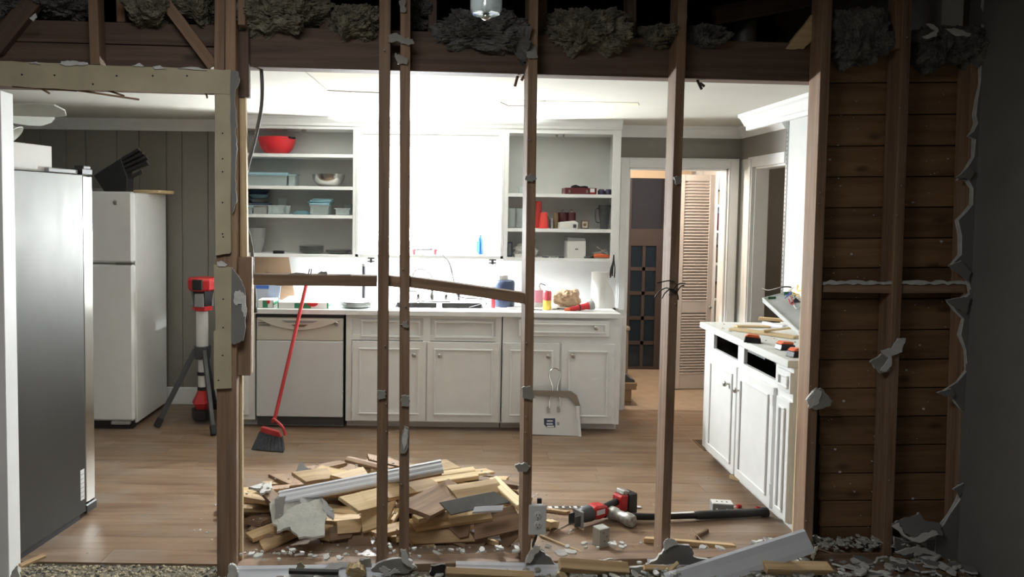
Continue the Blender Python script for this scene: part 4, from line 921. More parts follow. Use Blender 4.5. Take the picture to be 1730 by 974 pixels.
# ---- right unit
z = SR[0]+e
t = thing('maroon_case', 'flat maroon box on the top shelf of the right unit', 'box', (X_(978, 322, 5.5), 5.50, z)); B().box(-.115, .115, -.08, .08, 0, .046).build('body', 'maroon', t, bevel=.002)
B().box(.068, .10, -.0815, -.08, .015, .042).build('white_label', 'lw', t); B().box(.07, .098, -.082, -.0814, .004, .014).build('red_label', 'red', t)
for xx in (-.085, .045): B().box(xx-.007, xx+.007, -.083, -.08, .008, .032).build('clasp', 'nickel', t)
o = B().prism([(-.06, 0), (.06, 0), (.055, .012), (.03, .016), (0, .012), (-.035, .024), (-.055, .016)], -.04, .04, 'y').build('black_gloves', 'cloth', None, loc=(X_(979, 316, 5.5), 5.5, z+.047), bevel=.004); tag(o, 'crumpled black cloth lying on the maroon box', 'cloth')
for i, u in enumerate((1015, 1027)):
    lathed('purple_cup', 'purple', [(0, 0), (.026, 0), (.026, .026), (.018, .04), (0, .04)], X_(u, 324, 5.5), 5.48, z, ['left', 'right'][i]+' of the two dark purple cups beside the maroon box', 'cup')
lathed('clear_dish', 'glass', cup_prof(.035, .04, .05), X_(884, 322, 5.55), 5.56, z, 'faint clear dish at the left end of the top right shelf', 'dish')
z = SR[1]+e
for i, u in enumerate((864, 879)):
    lathed('drinking_glass', 'glass', [(0, 0), (.026, 0), (.030, .01), (.033, .145), (.031, .145), (.027, .012), (0, .012)], X_(u, 370, 5.5), 5.50, z, ['leftmost', 'second'][i]+' tall clear glass left of the red cups', 'glass')
for i, (u, h, y_) in enumerate(((908, .20, 5.58), (918.5, .118, 5.49))):
    xx = X_(u, 370, y_)
    t = thing('plastic_cup', ['tall upside down stack of red plastic cups at the back', 'short upside down stack of red plastic cups in front'][i], 'cup', (xx, y_, z))
    b = B(); zz_ = 0
    b.lathe([(0, 0), (.039, 0), (.040, .006), (.037, .008), (.027, h-.004), (.026, h), (0, h)], (0, 0, 0), 24); b.build('cup', 'cupred', t)
    for k in range(int(h/.06)): B().lathe([(.0405-.0028*k, 0), (.0415-.0028*k, .003), (.0405-.0028*k, .006)], (0, 0, .012*k+.012), 24).build('rim', 'cupred', t)
o = B().box(-.006, .006, -.05, .05, 0, .07).build('thin_book', 'ceramic', None, loc=(X_(931, 372, 5.5), 5.5, z)); tag(o, 'thin grey upright booklet right of the red cups', 'book')
lathed('tan_jar', 'clay', [(0, 0), (.018, 0), (.018, .10), (.015, .108), (.015, .118), (0, .118)], X_(939, 370, 5.5), 5.50, z, 'slim tan jar between the red cups and the maroon bottles', 'jar')
for i, u in enumerate((950, 965)):
    t = thing('maroon_bottle', ['left', 'right'][i]+' dark maroon canister behind the white carton', 'bottle', (X_(u, 368, 5.58), 5.58, z))
    B().lathe([(0, 0), (.032, 0), (.034, .01), (.034, .115), (.03, .12), (0, .12)], (0, 0, 0), 20).build('body', 'maroon', t); B().lathe([(0, .12), (.010, .12), (.010, .132), (.014, .134), (.006, .142), (0, .142)], (0, 0, 0), 14).build('stopper', 'nickel', t)
t = thing('white_carton', 'crumpled white carton lying before the maroon canisters', 'box', (X_(958, 380, 5.47), 5.46, z)); B().hexa([(-.068, -.05, 0), (.068, -.05, 0), (.068, .03, 0), (-.068, .03, 0), (-.06, -.045, .05), (.07, -.05, .044), (.06, .03, .06), (-.065, .03, .045)]).build('body', 'cbox', t)
B().box(.035, .058, -.052, -.049, .008, .034).build('printed_patch', 'dgrey', t)
t = thing('small_clock', 'small square framed clock beside the grey tumbler', 'clock', (X_(988, 377, 5.5), 5.5, z)); b = B()
for q in ((-.028, .028, 0, .008), (-.028, .028, .056, .064), (-.028, -.020, .008, .056), (.020, .028, .008, .056)): b.box(q[0], q[1], -.012, .012, q[2], q[3])
b.build('frame', 'clay', t, bevel=.002); B().box(-.02, .02, -.004, .008, .008, .056).build('face', 'cbox', t); B().lathe([(.013, 0), (.013, .003), (.010, .004), (0, .004)], (0, -.004, .032), 18, axis=(0, -1, 0)).build('dial', 'clay', t)
t = thing('steel_tumbler', 'tall grey insulated tumbler at the right end of the middle shelf', 'cup', (X_(1021, 366, 5.5), 5.5, z)); B().lathe([(0, 0), (.030, 0), (.032, .05), (.046, .155), (.047, .165), (0, .165)], (0, 0, 0), 24).build('body', 'tumbler', t)
B().lathe([(.047, .165), (.048, .168), (.046, .178), (0, .178)], (0, 0, 0), 24).build('lid', 'dgrey', t); B().tube(spline([(-.04, 0, .15), (-.065, 0, .145), (-.062, 0, .06), (-.034, 0, .045)]), .005, 8).build('handle', 'tumbler', t)
z = SR[2]+e
t = thing('photo_frame', 'small dark frame at the left end of the lowest right shelf', 'frame', (X_(861, 422, 5.5), 5.5, z)); b = B()
for q in ((-.018, .018, 0, .008), (-.018, .018, .10, .108), (-.018, -.012, .008, .10), (.012, .018, .008, .10)): b.box(q[0], q[1], -.008, .008, q[2], q[3])
b.build('frame', 'navy', t); B().box(-.012, .012, 0, .006, .008, .10).build('picture', 'ceramic', t)
def crumple(name, mt, rx, ry, rz, seed, loc, label, cat, amp=.35, sub=4, flat=True):
    bm = bmesh.new(); bmesh.ops.create_icosphere(bm, subdivisions=sub, radius=1)
    for v in bm.verts:
        p = v.co; s = V((seed, seed*2, seed*3)); c = noise.cell_vector(p*2.3+s)-V((.5, .5, .5))
        r = 1+amp*noise.noise(p*1.8+s)+amp*.5*noise.noise(p*4.6+s)+c.x*.08
        q = p*r; v.co = V((q.x*rx, q.y*ry, max(q.z, -.75)*rz))
    mz = min(v.co.z for v in bm.verts)
    for v in bm.verts: v.co.z -= mz
    me = bpy.data.meshes.new(name); bm.to_mesh(me); bm.free(); me.materials.append(M[mt])
    o = bpy.data.objects.new(name, me); COL.objects.link(o); o.location = loc
    return tag(o, label, cat)
crumple('plastic_bag', 'cbox', .085, .06, .055, 3, (X_(887, 420, 5.53), 5.54, z), 'rumpled white bag on the lowest right shelf beside the stud', 'bag')
o = B().box(-.03, .03, -.02, .02, 0, .022).build('small_white_box', 'cbox', None, loc=(X_(876, 432, 5.45), 5.44, z)); tag(o, 'low white box in front of the rumpled bag', 'box')
t = thing('white_carton', 'white cube shaped carton in the middle of the lowest right shelf', 'box', (X_(972, 418, 5.48), 5.50, z), (0, 0, .05)); B().box(-.068, .068, -.06, .06, 0, .125).build('body', 'cbox', t, bevel=.002)
B().hexa([(-.068, -.06, .126), (.068, -.06, .126), (.068, .06, .128), (-.068, .06, .128), (-.066, -.056, .150), (.062, -.05, .145), (.064, .06, .15), (-.066, .06, .155)]).build('crumpled_flap', 'ceramic', t)
for k in (-.006, .006): B().box(k-.004, k+.004, -.0612, -.0598, .06, .07).build('printed_mark', 'dgrey', t)
t = thing('orange_tool', 'orange handled tool lying at the right end of the lowest right shelf', 'tool', (X_(1016, 432, 5.46), 5.46, z), (0, 0, .15)); B().tube([(-.06, 0, .016), (-.02, 0, .02), (.03, -.01, .016), (.06, -.01, .012)], .014, 10, rr=[.012, .017, .014, .009]).build('handle', 'orange', t)
B().tube([(-.06, 0, .016), (-.085, .01, .012)], .007, 8).build('shaft', 'darkmetal', t)
for i, (dx, dz, r_) in enumerate(((.0, .034, .12), (.012, .05, -.55), (-.01, .042, .3))):
    o = B().box(-.05, .05, -.03, .03, 0, .006).build('folded_paper', 'cbox', None, loc=(X_(1017, 424, 5.5)+dx, 5.54, z+dz), rot=(0, -r_, r_*.4)); tag(o, ['lowest', 'steepest', 'upper'][i]+' folded white leaflet piled behind the orange tool', 'paper')
rb = random.Random(4)
for i, u in enumerate((921, 936, 948, 1000, 992)):
    o = B().box(-.022, .022, -.014, .014, 0, rb.uniform(.006, .014)).build('small_part', ['dgrey', 'ceramic', 'black', 'black', 'dgrey'][i], None, loc=(X_(u, 433, 5.45), 5.44+.02*(i % 2), z), rot=(0, 0, rb.uniform(-1, 1)), bevel=.002)
    tag(o, ['dark grey flat piece just right of the bag', 'grey flat piece, second right of the bag', 'black flat piece against the white cube carton', 'black piece right of the white cube carton', 'dark grey piece close to the white cube carton, right side'][i], 'part')
c = P(1037, 430, 5.385)
t = thing('cable_bundle', 'bunch of black cables hanging from the right edge of the wall cabinet', 'cable', c)
for k in range(6):
    dx = rb.uniform(-.03, .012); B().tube(spline([(0, 0, 0), (dx*.3, -.01, -.05), (dx, -.012-.004*k, -.10), (dx*1.2, -.01, -.15-.02*rb.random())]), .004, 6).build('cable', 'black', t)
# ---- worktop, left to right
z = ZT+e
t = thing('open_pizza_box', 'open brown cardboard box lid with green edge standing behind the blue pack', 'box', (X_(462, 470, 5.62), 5.60, z), (math.radians(-8), 0, 0))
wlid = s_(28, 5.6); hl = s_(80, 5.6)
B().prism([(-.22, 0), (wlid+.045, 0), (wlid-.015, hl-.03), (wlid-.05, hl), (-.22, hl)], 0, .006, 'y').build('panel', 'card', t)
B().prism([(-.22, hl-.001), (wlid-.05, hl-.001), (wlid-.03, hl-.022), (-.22, hl-.022)], -.002, 0, 'y').build('green_edge', 'green', t); B().box(.02, .06, -.003, -.002, hl-.02, hl-.004).build('printed_patch', 'lw', t)
B().box(-.22, wlid, -.03, 0, .125, .135).build('shelf_flap', 'card', t)
t = thing('paper_towel_pack', 'blue and white printed pack at the left end of the worktop', 'pack', (X_(431, 500, 5.4), 5.36, z)); B().box(0, s_(29, 5.4), -.06, .10, .0, .145).build('body', 'packgrid', t, bevel=.004)
B().box(-.001, s_(29, 5.4)+.001, -.061, -.058, .115, .14).build('blue_band', 'bookblue', t); b = B(); b.M = Matrix.Translation((s_(26, 5.4), -.068, .0)) @ Matrix.Rotation(.12, 4, 'Y'); b.box(0, s_(19, 5.4), -.004, .004, .0, .148); b.build('folded_leaflet', 'packdots', t)
def pizza(x0, x1, y0, y1, z, label, h=.042):
    t = thing('pizza_box', label, 'box', ((x0+x1)/2, y0, z)); w = (x1-x0)/2
    B().box(-w, w, 0, y1-y0, 0, h).build('body', 'cbox', t, bevel=.002)
    B().box(-w*.35, w*.30, -.0015, 0, .002, h-.004).build('green_print', 'green', t); B().box(w*.92, w*.98, -.0015, 0, .0, h).build('green_edge', 'green', t); B().box(-w-.0015, -w*.97, -.001, .0, 0, h).build('green_edge', 'green', t); B().box(w, w+.0015, 0, y1-y0, h*.35, h*.7).build('green_side', 'green', t)
    n = 14; pts = [(.035*w/.16*math.cos(math.pi+math.pi*k/n)+w*.36, h-.002+.026*math.sin(math.pi+math.pi*k/n)) for k in range(n+1)]
    B().prism(pts, -.0025, -.0014, 'y').build('red_emblem', 'red', t)
    return t
pizza(X_(470, 515, 5.14), X_(556, 515, 5.14), 5.13, 5.50, z, 'flat green and white pizza box behind the broom handle')
pizza(X_(435, 515, 5.14), X_(462, 515, 5.14), 5.14, 5.28, z, 'small green and white carton end in front of the blue pack', .055)
for i in range(4):
    lathed('dinner_plate', 'plate', [(0, 0), (.07, 0), (.122, .014), (.126, .018), (.075, .008), (0, .006)], X_(603, 515, 5.25), 5.26, z+.009*i, ['lowest', 'second', 'third', 'topmost'][i]+' white plate of the stack on the worktop', 'plate')
xh, yh_ = X_(614.5, 490, 5.48), 5.48
t = thing('towel_holder', 'black upright paper towel pole standing behind the white plates', 'towel holder', (xh, yh_, z)); B().lathe([(0, 0), (.07, 0), (.07, .008), (.012, .012), (0, .012)], (0, 0, 0), 24).build('base', 'black', t); B().cyl((0, 0, .012), (0, 0, Z_(614, 447, 5.48)-z), .0125, n=12).build('pole', 'black', t); B().lathe([(0, 0), (.014, .0), (.017, .010), (.012, .022), (0, .026)], (0, 0, Z_(614, 449, 5.48)-z), 14).build('finial', 'nickel', t)
t = thing('black_tub', 'dark tub with white screw lid at the sloping block', 'tub', (X_(851, 500, 5.40), 5.40, z)); r = s_(18.5, 5.4); B().lathe([(0, 0), (r*.95, 0), (r, .01), (r, .085), (r*.96, .092), (r, .10), (r, .175), (r*.9, .19), (r*.7, .195), (0, .195)], (0, 0, 0), 32).build('body', 'navy', t)
B().lathe([(r*.62, .195), (r*.63, .20), (r*.63, .228), (r*.58, .232), (0, .232)], (-.02, 0, 0), 28).build('lid', 'cbox', t)
lathed('red_bottle', 'pinkred', bottle_prof(.016, .15), X_(831, 510, 5.42), 5.30, z, 'small red bottle just left of the dark tub', 'bottle')
o = B().box(-.09, .05, -.06, .06, 0, .004).build('paper_sheet', 'cbox', None, loc=(X_(878, 518, 5.3), 5.3, z)); tag(o, 'white sheet of paper on the worktop right of the tub', 'paper')
crumple('paper_wad', 'cbox', .05, .03, .05, 8, (X_(876, 505, 5.5), 5.52, z), 'crumpled grey white paper wad behind the sloping block', 'paper')
t = thing('pink_bottle', 'white bottle with pink print half behind the outlet stud', 'bottle', (X_(910, 505, 5.42), 5.42, z)); B().lathe([(0, 0), (.03, 0), (.032, .01), (.032, .10), (.02, .13), (.010, .14), (.010, .155), (0, .155)], (0, 0, 0), 20).build('body', 'cbox', t); B().lathe([(.0325, .03), (.0325, .12)], (0, 0, 0), 20).build('pink_label', 'pink', t)
B().tube([(0, 0, .15), (.01, -.01, .17), (.045, -.02, .158)], .004, 6).build('spout', 'dgrey', t)
t = thing('drink_can', 'tall red and yellow drink can on the worktop', 'can', (X_(924.5, 507, 5.24), 5.24, z)); h = s_(33, 5.24); r = s_(7.2, 5.24)
B().lathe([(0, 0), (r*.8, 0), (r, .008), (r, h*.5)], (0, 0, 0), 24).build('lower_half', 'yellow', t); B().lathe([(r, h*.5), (r, h-.015), (r*.82, h-.004)], (0, 0, 0), 24).build('upper_half', 'pinkred', t); B().lathe([(r*.82, h-.004), (r*.84, h), (r*.72, h-.004), (0, h-.004)], (0, 0, 0), 24).build('top', 'chrome', t)
crumple('paper_bag', 'bag', .095, .07, .075, 5, (X_(958, 508, 5.42), 5.46, z), 'crumpled brown paper bag behind the red flashlight', 'bag', .3, 4)
t = thing('flashlight', 'red and grey flashlight lying before the paper bag', 'flashlight', (X_(982, 518, 5.22), 5.22, z+.024), (0, -.18, .1)); B().lathe([(0, -.085), (.014, -.085), (.02, -.06), (.016, -.03), (.022, -.02), (.022, .03), (.028, .055)], (0, 0, 0), 20, axis=(1, 0, 0)).build('body', 'red', t); B().lathe([(.028, .055), (.032, .07), (.032, .09), (.027, .09), (.02, .075), (0, .075)], (0, 0, 0), 20, axis=(1, 0, 0)).build('head', 'grey', t); B().lathe([(.021, -.02), (.0235, -.012), (.021, -.004)], (0, 0, 0), 16, axis=(1, 0, 0)).build('ring', 'black', t)
B().lathe([(0, -.125), (.013, -.12), (.016, -.095), (.013, -.084)], (0, 0, 0), 14, axis=(1, 0, 0)).build('tail_cap', 'orange', t)
t = thing('paper_towel_roll', 'white paper towel roll at the right end of the worktop', 'paper towel', (X_(1013, 495, 5.42), 5.42, z)); B().lathe([(.02, 0), (.062, 0), (.062, .26), (.02, .26), (.02, 0)], (0, 0, 0), 32).build('roll', 'cbox', t)
B().prism([(.02, 0), (.09, 0), (.098, .06), (.085, .13), (.045, .2), (.03, .25), (.02, .25)], -.055, -.053, 'y').build('loose_sheet', 'cbox', t)
for i, (u, v) in enumerate(((903, 520), (945, 522), (955, 519))):
    o = B().tube(spline([(-.05, 0, .003), (-.01, .012, .003), (.05, -.004, .003)]), .003, 6).build('short_cable', 'black', None, loc=(X_(u, v, 5.25), 5.2+.05*i, z)); tag(o, ['left', 'middle', 'right'][i]+' short dark cable lying on the worktop near the drink can', 'cable')
o = B().prism([(-.06, 0), (.05, .03), (.06, .036), (-.04, .006)], -.006, .006, 'y').build('table_knife', 'chrome', None, loc=(X_(806, 518, 5.3), 5.26, z+.007)); tag(o, 'shiny knife leaning on the right rim of the sink', 'knife')
# ---- broom
ft = G(452, 770); hp_ = P(463, 712, 4.74); tp = P(520, 470, 5.03)
ax = (tp-hp_).normalized()
t = thing('broom', 'red handled angle broom leaning on the dishwasher', 'broom', (ft.x, ft.y, 0))
o_ = V(t.location)
B().cyl(hp_-o_, tp-o_, .0125, n=14).build('handle', 'broomred', t)
c = [P(440, 727, 4.72), P(477, 737, 4.70), P(480, 771, 4.62), P(427, 756, 4.66)]
b = B(); q = [p-o_ for p in c]; d_ = V((0, .03, .0))
for p_ in q[2:]: p_.z = max(p_.z, .004)
b.hexa([q[3]-d_*.9, q[2]-d_*.9, q[2]+d_*.9, q[3]+d_*.9, q[0]-d_*.5, q[1]-d_*.5, q[1]+d_*.5, q[0]+d_*.5]); b.build('bristles', 'bristle', t)
for k in range(9):
    a_ = k/8; p0 = q[0].lerp(q[1], a_)-d_*.55; p1 = q[3].lerp(q[2], a_)-d_*.97
    B().tube([p0, p1], .0035, 5).build('bristle_tuft', 'bristle', t)
B().hexa([q[0]-d_*.6+V((-.004, 0, -.02)), q[1]-d_*.6+V((.006, 0, -.02)), q[1]+d_*.6+V((.006, 0, -.02)), q[0]+d_*.6+V((-.004, 0, -.02)), q[0]-d_*.5+V((.01, 0, .03)), q[1]-d_*.5+V((-.02, 0, .035)), q[1]+d_*.5+V((-.02, 0, .035)), q[0]+d_*.5+V((.01, 0, .03))]).build('head_cap', 'broomred', t, bevel=.004)
B().tube(spline([hp_-o_+V((-.01, 0, .0)), P(463, 708, 4.70)-o_, P(478, 722, 4.68)-o_, P(482, 735, 4.67)-o_]), .010, 8).build('cap_loop', 'broomred', t)
# ---- dustpan
t = thing('dustpan', 'white metal dustpan propped against the cabinet doors', 'dustpan', (P(940, 740, 5.02).x, 5.02, 0), (math.radians(-8), 0, 0))
yy = 5.03; q = lambda u, v: (X_(u, v, yy)-t.location.x, Z_(u, v, yy)-.0)
pan = [q(890, 737), q(976, 740), q(975, 715), q(973, 690), q(969, 681), q(962, 676), q(890, 672)]; dz = min(p[1] for p in pan); pan = [(a_, c_-dz) for a_, c_ in pan]
B().prism(pan, 0, .002, 'y').build('pan', 'applw', t); B().prism([pan[1], (pan[1][0]+.018, 0), (pan[3][0]+.018, pan[3][1]), pan[3], pan[2]], -.03, .002, 'y').build('side_wall', 'applw', t)
bk = [q(890, 664), q(966, 666), q(975, 673), q(980, 690), q(973, 690), q(962, 676), q(890, 672)]; B().prism([(a_, c_-dz) for a_, c_ in bk], -.02, .01, 'y').build('back_wall', 'clay2', t)
hpth = [q(928, 694), q(929, 678), q(934, 660), q(929, 642), q(931, 632), q(938, 628), q(946, 632), q(947, 642), q(942, 660), q(946, 678), q(946, 694)]
B().tube(spline([(a_, -.012, c_-dz) for a_, c_ in hpth], 5), .0045, 8).build('wire_handle', 'chrome', t)
for u in (927, 944): a_, c_ = q(u, 698); B().box(a_-.010, a_+.010, -.010, -.001, c_-dz-.012, c_-dz+.028).build('handle_clip', 'galv', t, bevel=.002)
l_ = [q(919, 711), q(938, 711), q(938, 726), q(924, 726), q(919, 721)]; sb_ = B().prism([(a_, c_-dz) for a_, c_ in l_], -.0015, 0, 'y').build('sticker', 'navy', t); l_ = [q(938, 711), q(946, 711), q(946, 727), q(938, 727)]; B().prism([(a_, c_-dz) for a_, c_ in l_], -.0015, 0, 'y').build('barcode_patch', 'lw', t)
for v, u0_, u1_ in ((714, 924, 934), (719, 923, 934), (723, 924, 936)):
    l_ = [q(u0_, v), q(u1_, v), q(u1_, v+2.4), q(u0_, v+2.4)]; B().prism([(a_, c_-dz) for a_, c_ in l_], -.0022, -.0014, 'y').build('lettering', 'lw', sb_)
for k in range(4): a_, c_ = q(941+1.1*k, 717); B().box(a_, a_+.002, -.0022, -.0014, c_-dz-.022, c_-dz).build('bar', 'dgrey', t)
# ---- tripod tower light, switched off
yt = 5.22
t = thing('tripod_work_light', 'red and black tripod tower light standing switched off by the post', 'work light', (X_(342, 600, yt), yt, 0)); x0 = t.location.x
zt_ = lambda v: Z_(342, v, yt)
b = B(); b.M = Matrix.Translation((0, 0, zt_(490)))
b.lathe([(.085, 0), (.102, .012), (.105, .075), (.095, .09), (0, .092)], (0, 0, 0), 8); b.build('head_cap', 'red', t, bevel=.005)
B().box(-.035, .035, -.115, -.09, zt_(487), zt_(470)).build('latch', 'black', t, bevel=.004)
B().lathe([(0, 0), (.058, 0), (.082, zt_(490)-zt_(520)), (0, zt_(490)-zt_(520))], (0, 0, zt_(520)), 6).build('lamp_housing', 'black', t)
for k in range(3):
    a_ = math.radians(-90+120*k); B().box(-.03, .03, -.074, -.06, zt_(516), zt_(494)).build('lens', 'grey', t).rotation_euler = (0, 0, math.radians(120*k))
B().lathe([(.06, 0), (.072, .004), (.072, .03), (.06, .034), (0, .034)], (0, 0, zt_(524)), 6).build('red_ring', 'red', t)
B().lathe([(0, 0), (.042, 0), (.042, zt_(524)-zt_(588)), (0, zt_(524)-zt_(588))], (0, 0, zt_(588)), 20).build('mast', 'applw', t)
B().lathe([(0, 0), (.055, 0), (.062, .09), (0, .09)], (0, 0, zt_(605)), 8).build('leg_collar', 'dgrey', t)
B().lathe([(0, 0), (.030, 0), (.030, zt_(605)-zt_(660)), (0, zt_(605)-zt_(660))], (0, 0, zt_(660)), 16).build('lower_mast', 'applw', t)
for v in (630, 655): B().lathe([(.031, -.012), (.036, -.012), (.036, .012), (.031, .012)], (0, 0, zt_(v)), 16).build('band', 'black', t)
b = B().lathe([(.05, 0), (.075, .05), (.045, .11), (.034, .14), (0, .14)], (0, 0, zt_(690)), 6); b.build('motor_base', 'red', t, bevel=.004)
B().lathe([(0, 0), (.07, 0), (.078, .01), (.078, .075), (.07, .08), (0, .08)], (0, 0, zt_(707)), 6).build('battery', 'black', t, bevel=.004)
for (u, v, Y0) in ((265, 722, None), (361, 736, None), (330, 690, 'rear')):
    f_ = G(u, v) if Y0 is None else V((x0-.02, yt+.36, 0)); f_ = f_-V(t.location); f_.z = .012
    tp_ = V((f_.x*.16, f_.y*.16, zt_(590)))
    b = B(); L_ = (f_-tp_).length; m = frame(tp_, f_, V((f_.y, -f_.x, 0))); b.M = m; b.box(0, L_, -.017, .017, -.014, .014); lg = b.build('leg', 'dgrey', t, bevel=.003)
    b = B(); b.M = m; b.box(L_-.06, L_+.004, -.021, .021, -.018, .018); b.build('rubber_foot', 'blackr', lg, bevel=.003)
# ---- things on the floor
zf = .001
sa = G(1006, 881)
t = thing('reciprocating_saw', 'red and black cordless reciprocating saw lying on the floor', 'saw', (sa.x, sa.y, 0), (0, 0, math.radians(33)))
t.scale = (.80, .80, .80)
# local x: blade at -x, battery at +x
B().prism([(-.06, .035), (.02, .025), (.07, .04), (.085, .075), (.06, .105), (-.02, .115), (-.07, .1)], -.04, .04, 'y').build('body', 'red', t, bevel=.010)
B().lathe([(0, -.14), (.03, -.14), (.046, -.11), (.05, -.05), (.045, -.045), (0, -.045)], (0, 0, .068), 12, axis=(1, 0, 0)).build('gear_nose', 'dgrey', t)
B().box(-.155, -.140, -.045, .045, .005, .11).build('shoe_plate', 'grey', t, bevel=.004); B().box(-.20, -.15, -.03, -.024, .02, .085).build('shoe_bracket', 'dgrey', t); B().box(-.20, -.15, .024, .03, .02, .085).build('shoe_bracket', 'dgrey', t)
B().prism([(-.12, .060), (-.33, .022), (-.34, .018), (-.33, .012), (-.12, .040)], -.001, .001, 'y').build('blade', 'chrome', t)
B().tube(spline([(.06, 0, .075), (.13, 0, .085), (.20, 0, .095)]), .022, 12, rr=None).build('grip', 'black', t)
B().prism([(.045, .02), (.075, .012), (.19, .03), (.2, .05), (.08, .035)], -.016, .016, 'y').build('hand_guard', 'black', t, bevel=.004)
B().prism([(.185, .035), (.245, .03), (.25, .135), (.20, .14), (.18, .12)], -.04, .04, 'y').build('battery_mount', 'red', t, bevel=.008)
B().prism([(.20, .14), (.25, .137), (.262, .155), (.215, .165)], -.035, .035, 'y').build('battery_latch', 'roughsteel', t, bevel=.004); B().prism([(.246, .0), (.33, .0), (.33, .13), (.25, .135)], -.042, .042, 'y').build('battery', 'black', t, bevel=.006)
B().box(-.03, .04, -.0415, -.0395, .06, .09).build('white_label', 'lw', t)
s0, s1 = G(1049, 884), G(1296, 872); s0.z = s1.z = 0; d_ = (s1-s0).normalized()
t = thing('sledgehammer', 'sledgehammer with worn steel head and long black handle on the floor', 'hammer', s0, (0, 0, math.atan2(d_.y, d_.x)))
L_ = (s1-s0).length
b = B(); b.M = Matrix.Translation((0, 0, .036)) @ Matrix.Rotation(math.radians(-60), 4, 'Z')
b.lathe([(0, -.075), (.026, -.075), (.033, -.066), (.034, -.03), (.028, -.022), (.028, .022), (.034, .03), (.033, .066), (.026, .075), (0, .075)], (0, 0, 0), 12, axis=(1, 0, 0)); b.build('head', 'roughsteel', t, bevel=.0)
B().tube([(-.02, 0, .036), (.06, 0, .034), (.16, 0, .028), (L_*.5, 0, .024), (L_*.52, 0, .024)], .016, 14, rr=[.015, .017, .016, .016, .016]).build('shaft', 'black', t)
B().tube([(L_*.5, 0, .024), (L_*.53, 0, .024), (L_*.95, 0, .024), (L_*.96, 0, .024), (L_, 0, .024)], .02, 14, rr=[.018, .021, .020, .024, .023]).build('grip', 'blackr', t)
B().box(L_*.33, L_*.49, -.008, .006, .0385, .0425).build('white_label', 'lw', t)
ja, jb_ = G(926, 858), G(1083, 857)
o = beam('measuring_stick', ja+V((0, 0, .002)), jb_+V((0, 0, .002)), .022, .004, 'lw', nrm=V((0, 0, 1)), bevel=0); tag(o, 'thin black and white measuring stick on the floor behind the saw', 'ruler')
for k in range(14):
    q_ = B().box(.02+.033*k, .034+.033*k+.006*(k % 3), -.009, .009, .0041, .0046).build('marking', 'black', o)
k_ = G(911, 852); o = B().box(-.012, .012, -.006, .006, 0, .035).build('black_clip', 'black', None, loc=(k_.x, k_.y, 0)); tag(o, 'small black clip standing behind the outlet plate', 'clip')
a_ = G(1219, 862)
t = thing('junction_box', 'small white electrical box on the floor behind the hammer handle', 'electrical box', (a_.x, a_.y, .0), (0, 0, -.12)); b = B(); w_, d2, h_ = .052, .03, .04
b.box(-w_, w_, -d2, d2, 0, .003); b.box(-w_, w_, -d2, -d2+.003, .003, h_); b.box(-w_, w_, d2-.003, d2, .003, h_); b.box(-w_, -w_+.003, -d2+.003, d2-.003, .003, h_); b.box(w_-.003, w_, -d2+.003, d2-.003, .003, h_); b.build('shell', 'grey', t)
B().box(-w_, w_, -d2, d2, h_+.0005, h_+.008).build('cover', 'cbox', t, bevel=.002)
for xx in (-.025, .0, .025): B().box(xx-.004, xx+.004, -.006, .006, h_+.008, h_+.0085).build('slot', 'dgrey', t)
for xx in (-.03, .02): B().lathe([(.007, 0), (.005, .003), (0, .003)], (xx, -d2, .016), 10, axis=(0, -1, 0)).build('screw', 'chrome', t)
for i, (u, v) in enumerate(((1248, 857), (1281, 861))):
    a_ = G(u, v); t = thing('wire_connector', ['red wire connector right beside the white electrical box', 'red wire connector near the side cabinet and hammer grip'][i], 'connector', (a_.x, a_.y, .008)); B().lathe([(0, -.012), (.010, -.012), (.012, 0), (.006, .016), (0, .016)], (0, 0, 0), 8, axis=(1, .3, 0)).build('cap', 'red', t); B().tube([(-.012, 0, 0), (-.04, -.01, -.004)], .002, 5).build('wire', 'lw', t)
a_ = G(1195, 752); t = thing('floor_register', 'brown floor vent beside the far corner of the side cabinet', 'vent', (a_.x-.01, a_.y, 0)); b = B()
for q_ in ((-.05, .05, -.11, -.10), (-.05, .05, .10, .11), (-.05, -.042, -.10, .10), (.042, .05, -.10, .10)): b.box(q_[0], q_[1], q_[2], q_[3], 0, .006)
b.build('frame', 'clay', t); B().box(-.042, .042, -.10, .10, 0, .001).build('duct', 'black', t)
for k in range(9): B().box(-.042, .042, -.094+.022*k, -.086+.022*k, .001, .005).build('slat', 'clay', t)
a_ = G(1249, 812); o = beam('wood_offcut', a_+V((-.03, .05, 0)), a_+V((.035, -.03, 0)), .04, .022, 'pine', nrm=V((0, 0, 1))); tag(o, 'short wood offcut sticking out under the side cabinet doors', 'wood scrap')
